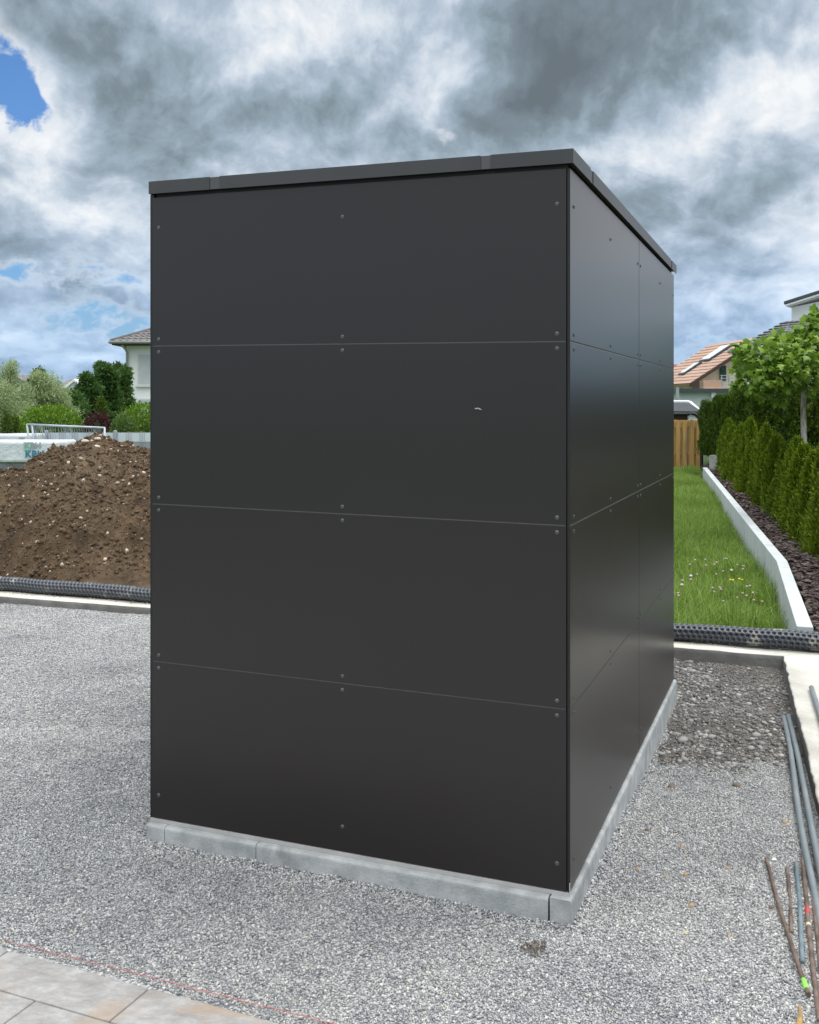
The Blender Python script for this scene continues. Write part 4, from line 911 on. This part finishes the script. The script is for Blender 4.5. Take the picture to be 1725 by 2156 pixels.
def quad_tiles(name, a, b_, c, d, nu, nv, mat, parent, amp=.05, wave=.03, thick=.08):
    """roof plane a(eave start) b(eave end) c(ridge end) d(ridge start), with stepped tile courses"""
    a, b_, c, d = map(Vector, (a, b_, c, d)); n_ = (b_-a).cross(d-a).normalized()
    if n_.z < 0: n_ = -n_
    V = []; F = []; cols = nu*2+1
    for j in range(nv):
        for e in (0, 1):
            v = (j+e)/nv; up = amp*(1-e)
            for i in range(cols):
                u = i/(cols-1); p = a.lerp(b_, u).lerp(d.lerp(c, u), v); V.append(tuple(p+n_*(up+(wave if i % 2 else 0))))
    rows = nv*2
    for r_ in range(rows-1):
        for i in range(cols-1): k_ = r_*cols+i; F.append((k_, k_+1, k_+cols+1, k_+cols))
    mb = MB(); mb.v = V; mb.f = F; base = len(V)
    mb.prism([a-n_*.01, b_-n_*.01, c-n_*.01, d-n_*.01], tuple(n_*-thick)); return mb.build(name, mat, parent)
def window(par, cx_, y0, z0, w_, h_, pane, frame=m_frame, name='window'):
    fo = MB().box(cx_-w_/2, cx_+w_/2, y0-.06, y0+.03, z0, z0+h_).build(name, frame, par)
    MB().box(cx_-w_/2+.07, cx_+w_/2-.07, y0-.075, y0-.058, z0+.07, z0+h_-.07).build('pane', pane, fo)
    return fo

# salmon-roofed house
hs = thing('house', (20, 60, -.3), 'cream house with salmon tiled roof, two roof windows and a green shutter', 'house')
EX, EZ, RX, RZ = 16.2, 2.86, 20.35, 5.58; Y0, Y1 = 60.0, 68.2
quad_tiles('roof', (EX-.1-.6, Y1, EZ), (EX, Y0, EZ), (RX, Y0, RZ), (RX-.6, Y1, RZ), 26, 13, m_tilep, hs, amp=.032, wave=.02, thick=.12)
quad_tiles('roof', (2*RX-EX, Y0, EZ), (2*RX-EX-.6, Y1, EZ), (RX-.6, Y1, RZ), (RX, Y0, RZ), 26, 13, m_tilep, hs, amp=.032, wave=.02, thick=.12)
def gable(y, x0, x1, zb, ze, xr, zr): return [(x0, y, zb), (x1, y, zb), (x1, y, ze), (xr, y, zr), (x0, y, ze)]
MB().prism(gable(61.0, EX+.55, 2*RX-EX-.55, -.3, EZ+.15, RX, RZ-.18), (-.5, 6.7, 0)).build('wall', m_plc, hs)
for sgn in (0, 1):
    pa = [(EX-.02, 59.93, EZ-.02), (RX, 59.93, RZ-.02), (RX, 59.93, RZ-.24), (EX-.02, 59.93, EZ-.22)]
    if sgn: pa = [(2*RX-p_[0], p_[1], p_[2]) for p_ in pa]
    MB().prism(pa, (0, .05, 0)).build('verge_board', m_brn, hs)
def on_roof(xa, ya, xb, yb, Da, Db, mat, nm, par, th=.12, wd=14):
    pass
# roof windows: lie on the left slope
sl_ = (Vector((RX, 0, RZ))-Vector((EX, 0, EZ))); slu = sl_.normalized(); nr_ = Vector((-slu.z, 0, slu.x))
def roofwin(u0, u1, yy0, yy1):
    a_ = Vector((EX, 0, EZ))+sl_*u0; b2 = Vector((EX, 0, EZ))+sl_*u1; sh_ = -.07*(yy0-60)
    fr = MB().prism([Vector((a_.x+sh_, yy0, a_.z)), Vector((b2.x+sh_, yy0, b2.z)), Vector((b2.x+sh_, yy1, b2.z)), Vector((a_.x+sh_, yy1, a_.z))], tuple(nr_*.17)).build('roof_window', m_dkgr, hs)
    i = .10
    MB().prism([Vector((a_.x+sh_+i, yy0+i, a_.z+i*.6))+nr_*.172, Vector((b2.x+sh_-i, yy0+i, b2.z-i*.6))+nr_*.172, Vector((b2.x+sh_-i, yy1-i, b2.z-i*.6))+nr_*.172, Vector((a_.x+sh_+i, yy1-i, a_.z+i*.6))+nr_*.172], tuple(nr_*.02)).build('pane', m_frame, fr)
roofwin(.50, .86, 62.6, 64.6); roofwin(.20, .47, 63.4, 64.6)
gw = PD(1516.5, 770, 60.9), PD(1529, 802, 60.9)
MB().box(gw[0][0], gw[1][0], 60.86, 60.98, gw[1][2], gw[0][2]).build('shutter', m_green, hs)
b0, b1 = PD(1481, 800, 59.6), PD(1518, 818, 59.6); MB().box(b0[0], b1[0], 59.5, 59.62, b1[2], b0[2]).build('balcony_panel', m_pink, hs)
MB().box(b0[0]-.62, b0[0]-.22, 59.55, 59.75, b1[2], b0[2]-.08).build('corner_post', m_brn, hs)
MB().box(b0[0]-.2, 24, 59.4, 61, b1[2]-.25, b1[2]).build('balcony_floor', m_plc, hs)
rl = MB(); r0_, r1_ = PD(1520, 790, 59.6), PD(1580, 813, 59.6)
for i in range(5): xx = r0_[0]+(r1_[0]-r0_[0])*i/4; rl.box(xx-.03, xx+.03, 59.57, 59.63, r1_[2], r0_[2])
for i in range(4): zz = r0_[2]-.17*i; rl.box(r0_[0]-.1, r1_[0], 59.53, 59.565, zz-.03, zz+.01)
rl.build('balcony_railing', m_steel, hs)
# flat-roofed garage in front of it
ga = thing('garage', (15, 50, -.3), 'pale grey flat roofed annex with dark blue fascia below the salmon roofed house', 'garage')
q0 = PD(1429, 826, 50); q1 = PD(1560, 818, 50); MB().box(q0[0]+.1, 19, 50.1, 56, -.3, q0[2]).build('wall', m_plg, ga)
MB().box(q0[0]-.1, 19.2, 49.8, 56.2, q0[2], q1[2]).build('fascia', m_dkgr, ga)
q2 = PD(1563/1.0, 0, 50); ql = PD(1393.3+565*.1924, 601.6+1170*.1924, 50); MB().box(ql[0]-.1, ql[0]+.12, 49.9, 50.08, ql[2]-.25, ql[2]+.1).build('wall_lamp', m_frame, ga)
mb = MB().tube([PD(1427, 815, 49.7), PD(1427, 835, 49.7), PD(1429, 860, 49.7)], .08, 8).build('downpipe', m_rain, ga)
# far roofs at the box edge
rr_ = thing('house', PD(1400, 853, 95), 'distant house showing only a dark red tiled roof behind the salmon roof', 'house')
a = PD(1330, 762, 95); b_ = PD(1458, 769, 95); c = PD(1500, 810, 92)
MB().prism([PD(1330, 762.5, 97), PD(1462, 769, 97), PD(1478, 796, 92), PD(1330, 796, 92)], (0, .1, -.15)).build('roof', m_tiler, rr_)
MB().box(a[0], b_[0]+.3, 93, 97, -.3, 3.9).build('wall', m_plc, rr_)
rr_ = thing('house', PD(1420, 853, 80), 'distant house showing a dark slate roof slope beside the salmon roof', 'house')
MB().prism([PD(1360, 800, 78), PD(1424, 790, 78), PD(1456, 773, 84), PD(1380, 778, 84)], (0, .1, -.15)).build('roof', m_tileg, rr_)
q0 = PD(1360, 799, 79); q1 = PD(1425, 799, 79); MB().box(q0[0], q1[0]+.5, 79.4, 84, -.3, q0[2]-.3).build('wall', m_plw, rr_)

# grey-roofed white house with tower
hg = thing('house', (13, 36, -.3), 'white house with grey tiled roof and raised block, rising behind the plane tree', 'house')
e0_ = Vector((11.23, 36.2, 3.50)); e1_ = Vector((11.55, 31.8, 3.45)); rr0 = Vector((13.10, 36.2, 4.52)); rr1 = Vector((14.0, 31.8, 4.42))
quad_tiles('roof', e0_, e1_, rr1, rr0, 14, 10, m_tileg, hg, amp=.05, wave=.02, thick=.1)
quad_tiles('roof', (16.6, 31.8, 3.3), (15.9, 36.2, 3.3), rr0, rr1, 14, 10, m_tileg, hg, amp=.05, wave=.02, thick=.1)
MB().add([(e1_.x+.25, 32.1, -.3), (16.3, 32.1, -.3), (16.3, 32.1, 3.25), (14, 32.1, 4.28), (e1_.x+.25, 32.1, 3.38), (e0_.x+.3, 36, -.3), (15.8, 36, -.3), (15.8, 36, 3.25), (13.1, 36, 4.36), (e0_.x+.3, 36, 3.38)],
         [(0, 1, 2, 3, 4), (9, 8, 7, 6, 5), (0, 4, 9, 5), (1, 6, 7, 2), (4, 3, 8, 9), (3, 2, 7, 8)]).build('wall', m_plw, hg)
MB().prism([tuple(e1_+Vector((0, -.04, .03))), tuple(rr1+Vector((0, -.04, .03))), tuple(rr1+Vector((0, -.04, -.17))), tuple(e1_+Vector((0, -.04, -.13)))], (0, .035, 0)).build('verge_board', m_dkgr, hg)
MB().tube([tuple(e0_+Vector((-.06, .1, -.02))), tuple(e1_+Vector((-.06, -.1, -.02)))], .07, 8).build('gutter', m_rain, hg)
MB().tube([tuple(e1_+Vector((-.04, .15, -.05))), tuple(e1_+Vector((.0, .2, -.2))), tuple(e1_+Vector((.22, .25, -.45))), tuple(e1_+Vector((.22, .25, -3.5)))], .04, 8).build('downpipe', m_rain, hg)
tx = PD(1665, 646, 36.6); tx2 = PD(1800, 600, 36.6)
MB().add([(tx[0], 36.5, 3), (18, 36.5, 3), (18, 36.5, 6.0), (tx[0], 36.5, 5.05), (tx[0]+2.7, 41, 3), (20.7, 41, 3), (20.7, 41, 6.0), (tx[0]+2.7, 41, 5.05)], [(0, 1, 2, 3), (5, 4, 7, 6), (0, 3, 7, 4), (1, 5, 6, 2), (3, 2, 6, 7), (0, 4, 5, 1)]).build('raised_block', m_plw, hg)
t0_ = Vector(PD(1651, 640.5, 36.0)); t1_ = Vector(PD(1725, 617, 36.0)); dd = (t1_-t0_)*4
MB().prism([tuple(t0_), tuple(t0_+dd), tuple(t0_+dd+Vector((0, 0, .10))), tuple(t0_+Vector((0, 0, .10)))], (3.4, 5.2, 0)).build('block_roof', m_dkgr, hg)
MB().prism([tuple(t0_+Vector((.06, .03, -.06))), tuple(t0_+dd+Vector((0, .03, -.06))), tuple(t0_+dd+Vector((0, .03, -.005))), tuple(t0_+Vector((.06, .03, -.005)))], (3.3, 5.1, 0)).build('soffit', m_plw, hg)

# ------------------------------------------------------------------ left background
# wrapped packs
def wrap_pack(x0, x1, yt, yb, D_, dep, label):
    a_ = PD(x0, yb, D_); b2 = PD(x1, yt, D_); o_ = thing('wrapped_pallet', ((a_[0]+b2[0])/2, D_+dep/2, -.3), label, 'pallet load', 'wrapped pallet loads beside the soil heap')
    n1, n2, n3 = 40, 12, 12
    mb = MB(); mb.box(a_[0], b2[0], D_, D_+dep, a_[2], b2[2])
    pk = mb.build('wrapped_stack', m_wrap, o_, bevel=.05)
    MB().box(a_[0]+.05, b2[0]-.1, D_+.05, D_+dep, a_[2]-.16, a_[2]-.004).build('lower_wrap', m_wrapd, o_, bevel=.03)
    pb = MB()
    for k in range(3): xx = a_[0]+.1+(b2[0]-a_[0]-.4)*k/2; pb.box(xx, xx+.14, D_+.1, D_+dep-.1, -.3, a_[2]-.165)
    pb.build('pallet_blocks', m_palew, o_); return o_, a_, b2, pk
wp, wa, wb, pk = wrap_pack(-60, 124, 929, 974, 22.0, 1.2, 'white shrink wrapped pallet load with teal and grey lettering, left of the heap')
wrap_pack(-50, 62, 914.5, 940, 25.5, 1.2, 'white wrapped pallet load standing behind the lettered one')
def text(s_, h_, loc, mat, parent, name):
    cu = bpy.data.curves.new('lettering', 'FONT'); cu.body = s_; cu.size = h_; cu.extrude = .003; cu.offset = h_*.018
    ob = bpy.data.objects.new('tmp', cu); C.objects.link(ob); bpy.context.view_layer.update()
    me = bpy.data.meshes.new_from_object(ob.evaluated_get(bpy.context.evaluated_depsgraph_get())); bpy.data.objects.remove(ob)
    me.transform(Matrix.Translation(Vector(loc)) @ Matrix.Rotation(R(90), 4, 'X')); me.materials.clear(); return finish(me, name, mat, parent)
zs1 = .1018*.0 
def r1(zx, zy): return zx*.2019, 665+zy*.2019
q = PD(*r1(245, 1400), 21.99); q2_ = PD(*r1(316, 1318), 21.99)
MB().box(q[0], q2_[0], 21.985, 21.995, q[2], q2_[2]).build('mint_label', m_mint, wp)
q = PD(*r1(250, 1382), 21.97); text('KBH', .185, (q[0], 21.98, q[2]), m_grey, wp, 'grey_lettering')
q = PD(*r1(258, 1474), 21.97); text('KBH', .21, (q[0], 21.98, q[2]), m_teal, wp, 'teal_lettering')
q = PD(*r1(195, 1284), 25.46); text('KBH', .07, (q[0], 25.48, q[2]), m_grey, bpy.data.objects['wrapped_pallet.001'], 'grey_lettering')

# privacy-strip fence
D = 24.0
sf = thing('strip_fence', PD(200, 1000, D), 'grey wire fence woven with white and grey privacy strips behind the soil heap', 'fence')
x0_, x1_ = PD(97, 0, D)[0], PD(420, 0, D)[0]; ztp = PD(200, 910.5, D)[2]
z_ = ztp
for i, (hh, m_) in enumerate([(.22, m_slatw), (.16, m_slatg), (.22, m_slatw), (.2, m_slatg), (.25, m_slatw), (.25, m_slatg)]):
    MB().box(x0_, x1_, D+.0005*i, D+.012, z_-hh+.004, z_-.004).build('strip', m_, sf); z_ -= hh
rd = MB(); xx = x0_
while xx < x1_:
    for k in range(3): rd.box(xx+k*.05, xx+k*.05+.008, D-.014, D-.004, ztp-1.3, ztp+.02)
    xx += .31
rd.build('wires', m_steel, sf)
for px in (98, 243, 388):
    q = PD(px, 0, D)[0]; MB().box(q-.03, q+.03, D-.05, D+.05, -.3, ztp+.05).build('post', m_steel, sf, bevel=.01)
# site fence panel
D = 23.5; sb = thing('site_barrier', PD(140, 950, D), 'galvanised site fence element with vertical bars leaning above the wrapped load', 'barrier')
tl, tr_, bl, br = PD(57, 893.5, D), PD(220, 901, D), PD(64, 925, D), PD(224, 925, D); tl, tr_, bl, br = map(Vector, (tl, tr_, bl, br))
dn = Vector((0.02, 0, -.55))
MB().tube([tl, tr_], .026, 10).build('top_rail', m_steel, sb, smooth=True)
for p0, dx in ((tl, .09), (tl+Vector((.115, 0, -.01)), .09), (tr_, .03)):
    MB().tube([p0+Vector((0, 0, .015)), p0+Vector((dx*1.0, -.01, -.9))], .024, 10).build('post', m_steel, sb, smooth=True)
bars = MB()
for k in range(1, 44):
    p0 = tl.lerp(tr_, k/44); p0 = p0+Vector((.05*math.sin(k*.4), 0, 0)); bars.tube([p0, p0+Vector((.045+.05*math.sin(k*1.1), 0, -.32))], .005, 5)
bars.build('bars', m_steel, sb)

def bush(name, x, ytop, hw, D_, mat, label, cat, n, ll, lw, seed, hz=None, zb=-.3, lumps=.12, spread=.6, group=None, shape=1.0, core=True, droop=0.0):
    rng = np.random.default_rng(seed); top = PD(x, ytop, D_); r_ = hw/FPX*D_; cx_ = top[0]; h_ = top[2]-zb
    root = thing(name, (cx_, D_, zb), label, cat, group)
    rz_ = h_*.62 if hz is None else hz; zc_ = top[2]-rz_
    pos, d = blob_points(n, (cx_, D_, zc_), (r_, r_, rz_), rng, .62, lumps, 2.2, seed, zmin=-.85)
    leaves('foliage', pos, d*.7+np.array([0, 0, .5-droop]), ll, lw, mat, root, rng=rng, spread=spread)
    if core:
        v = np.array(ICO2[0])*np.array([r_, r_, rz_])*.80; v *= (1+.25*fbm(np.array(ICO2[0])*2, 3, seed))[:, None]
        finish(np_mesh('twig_core', v+np.array([cx_, D_, zc_]), np.array(ICO2[1])), 'twig_core', m_core, root)
    MB().tube([(cx_, D_, zb), (cx_+.03, D_, zc_)], .05, 7).build('stem', m_bark, root)
    return root
GB = 'garden shrubs behind the strip fence'
bush('laurel_bush', 105, 852, 84, 28, m_laurel, 'broad bright green dome shaped laurel bush, the left and wider one', 'bush', 9000, .10, .045, 1, lumps=.07, group=GB, hz=1.15)
bush('laurel_bush', 305, 849, 76, 28.5, m_laurel, 'bright green rounded laurel bush touching the white house, right one', 'bush', 8000, .10, .045, 2, lumps=.07, group=GB, hz=1.3)
bush('olive_shrub', 262, 872, 34, 27.0, m_olive, 'duller green loose shrub in front of the right laurel bush', 'bush', 4500, .09, .03, 3, lumps=.25, group=GB, hz=1.0)
bush('barberry_bush', 205, 868, 42, 27.5, m_redb, 'dark red barberry bush with pale blossoms between the two laurel bushes', 'bush', 5500, .07, .035, 4, lumps=.25, group=GB, hz=1.0)
bush('cone_thuja', 213, 833, 16, 31, m_thut, 'small conical thuja rising behind the red bush', 'thuja', 4500, .08, .03, 5, lumps=.05, group=GB, hz=1.3)
bush('cone_thuja', 14, 868, 13, 26.5, m_thut, 'small pointed thuja at the left edge before the willow', 'thuja', 2500, .08, .03, 6, lumps=.1, group=GB, hz=.9)
bush('cone_thuja', 31, 873, 12, 26.8, m_thut, 'lower small thuja between pointed thuja and left laurel bush', 'thuja', 2200, .08, .03, 16, lumps=.1, group=GB, hz=.9)
def tree(name, blobs, D_, mat, label, n, ll, lw, seed, trunk_x, group, droop=0.0, spread=.6, fx=None):
    rng = np.random.default_rng(seed); root = thing(name, (PD(trunk_x, 853, D_)[0], D_, -.3), label, 'tree', group); PP, DD = [], []
    tot = sum(b_[2]*b_[3] for b_ in blobs)
    for i, (x, y, rx, ry) in enumerate(blobs):
        c = PD(x, y, D_+rng.uniform(-.6, .6)); k_ = D_/FPX
        q, d = blob_points(max(60, int(n*rx*ry/tot)), c, (rx*k_, rx*k_, ry*k_), rng, .2, .75, 3.0, seed+i); PP.append(q); DD.append(d)
    leaves('crown', np.concatenate(PP), np.concatenate(DD)*.6+np.array([0, 0, .3-droop]), ll, lw, mat, root, rng=rng, spread=spread)
    x_ = PD(trunk_x, 853, D_)[0]; topz = PD(0, sum(b_[1] for b_ in blobs)/len(blobs), D_)[2]
    MB().tube([(x_, D_, -.3), (x_+.05, D_, 1.2), (x_, D_, topz)], [.14, .11, .03], 8).build('trunk', m_bark, root, smooth=True)
    mb = MB()
    for x, y, rx, ry in blobs: c = PD(x, y, D_); mb.tube([(x_, D_, 1.0), (c[0], c[1], c[2])], [.05, .015], 5)
    mb.build('limbs', m_bark, root)
TG = 'trees left of the box'
tree('willow_tree', [(15, 800, 22, 30), (25, 775, 14, 18), (0, 830, 40, 30), (40, 830, 30, 30), (5, 870, 40, 30), (40, 875, 36, 30), (-40, 820, 40, 40)], 36, m_willow, 'silvery green willow at the left photo edge with feathery top', 15000, .13, .026, 21, 10, TG)
tree('willow_tree', [(95, 815, 34, 30), (80, 795, 16, 14), (115, 835, 30, 26), (70, 845, 36, 30), (100, 868, 45, 22), (130, 845, 16, 16), (140, 870, 26, 14)], 38, m_willow, 'silvery green willow behind the left laurel bush', 15000, .13, .026, 22, 90, TG)
tree('broadleaf_tree', [(83, 790, 12, 14), (80, 806, 18, 14), (86, 826, 24, 18)], 47, m_darkt, 'dark tree tip poking above the second willow', 3000, .16, .08, 23, 83, TG)
tree('broadleaf_tree', [(132, 832, 10, 12), (150, 842, 24, 18), (155, 865, 30, 20), (128, 848, 14, 14)], 46, m_darkt, 'low dark tree below the distant brown roof', 6000, .16, .07, 24, 148, TG)
tree('broadleaf_tree', [(183, 800, 14, 14), (190, 825, 24, 22), (182, 850, 28, 24), (200, 870, 30, 20), (178, 820, 18, 14)], 48, m_darkt, 'dark green tree left of the tallest one, beside the cone', 8000, .17, .08, 25, 188, TG)
tree('broadleaf_tree', [(213, 775, 12, 12), (222, 785, 16, 16), (220, 805, 24, 22), (225, 835, 30, 26), (222, 865, 32, 24), (236, 800, 14, 18)], 50, m_darkt, 'tallest dark green tree left of the white house', 11000, .18, .09, 26, 222, TG)
tree('broadleaf_tree', [(246, 782, 14, 16), (256, 800, 18, 22), (252, 830, 24, 28), (262, 862, 28, 26), (262, 785, 12, 14)], 53, m_darkt, 'dark tree standing against the corner of the white house', 9000, .18, .09, 27, 254, TG)

# white two-storey house
HD = 60; k_ = HD/FPX
wh = thing('house', PD(300, 853, HD), 'white two storey house with brown hipped roof, gutter and closed shutters', 'house')
xl = PD(266, 0, HD)[0]; ze = PD(0, 723, HD)[2]
MB().box(xl, xl+11, HD, HD+10, -.3, ze).build('wall', m_plw, wh)
ev = PD(233, 719.5, HD-.9); el_ = Vector((ev[0], HD-.9, ev[2])); L_ = 12.8; Wd_ = 11.8; rz_ = el_.z+2.5
c0, c1, c2, c3 = el_, el_+Vector((L_, 0, 0)), el_+Vector((L_, Wd_, 0)), el_+Vector((0, Wd_, 0)); pk0 = Vector((el_.x+L_/2-.4, HD-.9+Wd_/2, rz_)); pk1 = pk0+Vector((.8, 0, 0))
quad_tiles('roof', c0, c1, pk1, pk0, 34, 16, m_tileb, wh, amp=.05, wave=.07, thick=.05)
quad_tiles('roof', c3, c0, pk0, pk0, 34, 16, m_tileb, wh, amp=.05, wave=.07, thick=.05)
MB().tube([c0+Vector((0, 0, .04)), pk0+Vector((0, 0, .1))], .12, 8).build('hip_ridge', m_tileb, wh, smooth=True)
MB().box(c0.x+.05, c1.x, c0.y+.05, c3.y, el_.z-.18, el_.z-.06).build('soffit', m_brn, wh)
MB().tube([c0+Vector((-.05, -.06, -.02)), c1+Vector((0, -.06, -.02))], .09, 8).build('gutter', m_rain, wh, smooth=True)
MB().tube([c0+Vector((-.06, 0, -.02)), c3+Vector((-.06, 0, -.02))], .09, 8).build('gutter', m_rain, wh, smooth=True)
dp = [PD(256.5, 721, HD-.8), PD(258, 728, HD-.7), PD(265, 736, HD-.2), PD(267.5, 742, HD-.12), PD(267.5, 900, HD-.12)]
MB().tube(dp, .07, 8).build('downpipe', m_rain, wh, smooth=True)
a_ = PD(290, 811, HD); b2 = PD(327, 745, HD)
window(wh, (a_[0]+b2[0])/2, HD, a_[2], b2[0]-a_[0], b2[2]-a_[2], m_shut, name='window')
MB().box(a_[0]-.1, b2[0]+.1, HD-.16, HD-.002, a_[2]-.1, a_[2]-.005).build('sill', m_frame, wh)
a_ = PD(289, 880, HD); b2 = PD(327, 839, HD)
window(wh, (a_[0]+b2[0])/2, HD, a_[2], b2[0]-a_[0], b2[2]-a_[2], m_shut, name='window')

# distant houses behind the trees
def far_house(x0, x1, yr, ye, D_, label, chim=True):
    a_ = PD(x0, ye, D_); b2 = PD(x1, ye, D_); r_ = PD((x0+x1)/2, yr, D_); o_ = thing('house', (a_[0], D_, -.3), label, 'house', 'distant houses on the left'); w_ = b2[0]-a_[0]; mx_ = a_[0]+w_*.72
    MB().add([(a_[0], D_, ye and a_[2]), (b2[0], D_, a_[2]), (b2[0], D_+9, a_[2]), (a_[0], D_+9, a_[2]), (a_[0]+.5, D_+4.5, r_[2]), (mx_, D_+4.5, r_[2])], [(0, 1, 5, 4), (1, 2, 5), (2, 3, 4, 5), (3, 0, 4), (0, 3, 2, 1)]).build('roof', m_tileb, o_)
    MB().box(a_[0]+.6, b2[0]-.6, D_+.6, D_+8.4, -.3, a_[2]-.02).build('wall', m_plg, o_)
    gx = b2[0]-w_*.28; MB().prism([(gx-1.2, D_-.1, a_[2]-.3), (gx+1.6, D_-.1, a_[2]-.3), (gx+.3, D_-.1, r_[2]-.3)], (0, 3.5, 0)).build('dormer', m_plg, o_)
    MB().prism([(gx-1.5, D_-.3, a_[2]-.3), (gx-1.3, D_-.3, a_[2]-.5), (gx+.3, D_-.3, r_[2]-.35), (gx+1.9, D_-.3, a_[2]-.5), (gx+2.1, D_-.3, a_[2]-.3), (gx+.3, D_-.3, r_[2]-.1)], (0, 3.9, 0)).build('dormer_roof', m_tileb if not chim else m_plw, o_)
    if chim:
        q = PD(142, 786, D_); MB().box(q[0]-.35, q[0]+.35, D_+4, D_+5, a_[2], PD(0, 789, D_)[2]).build('chimney', m_plg, o_)
far_house(110, 168, 796, 818, 115, 'distant house with brown roof, pale chimney and white dormer between the trees')
far_house(-40, 44, 786, 806, 80, 'distant brown roofed house mostly hidden behind the left willow', False)
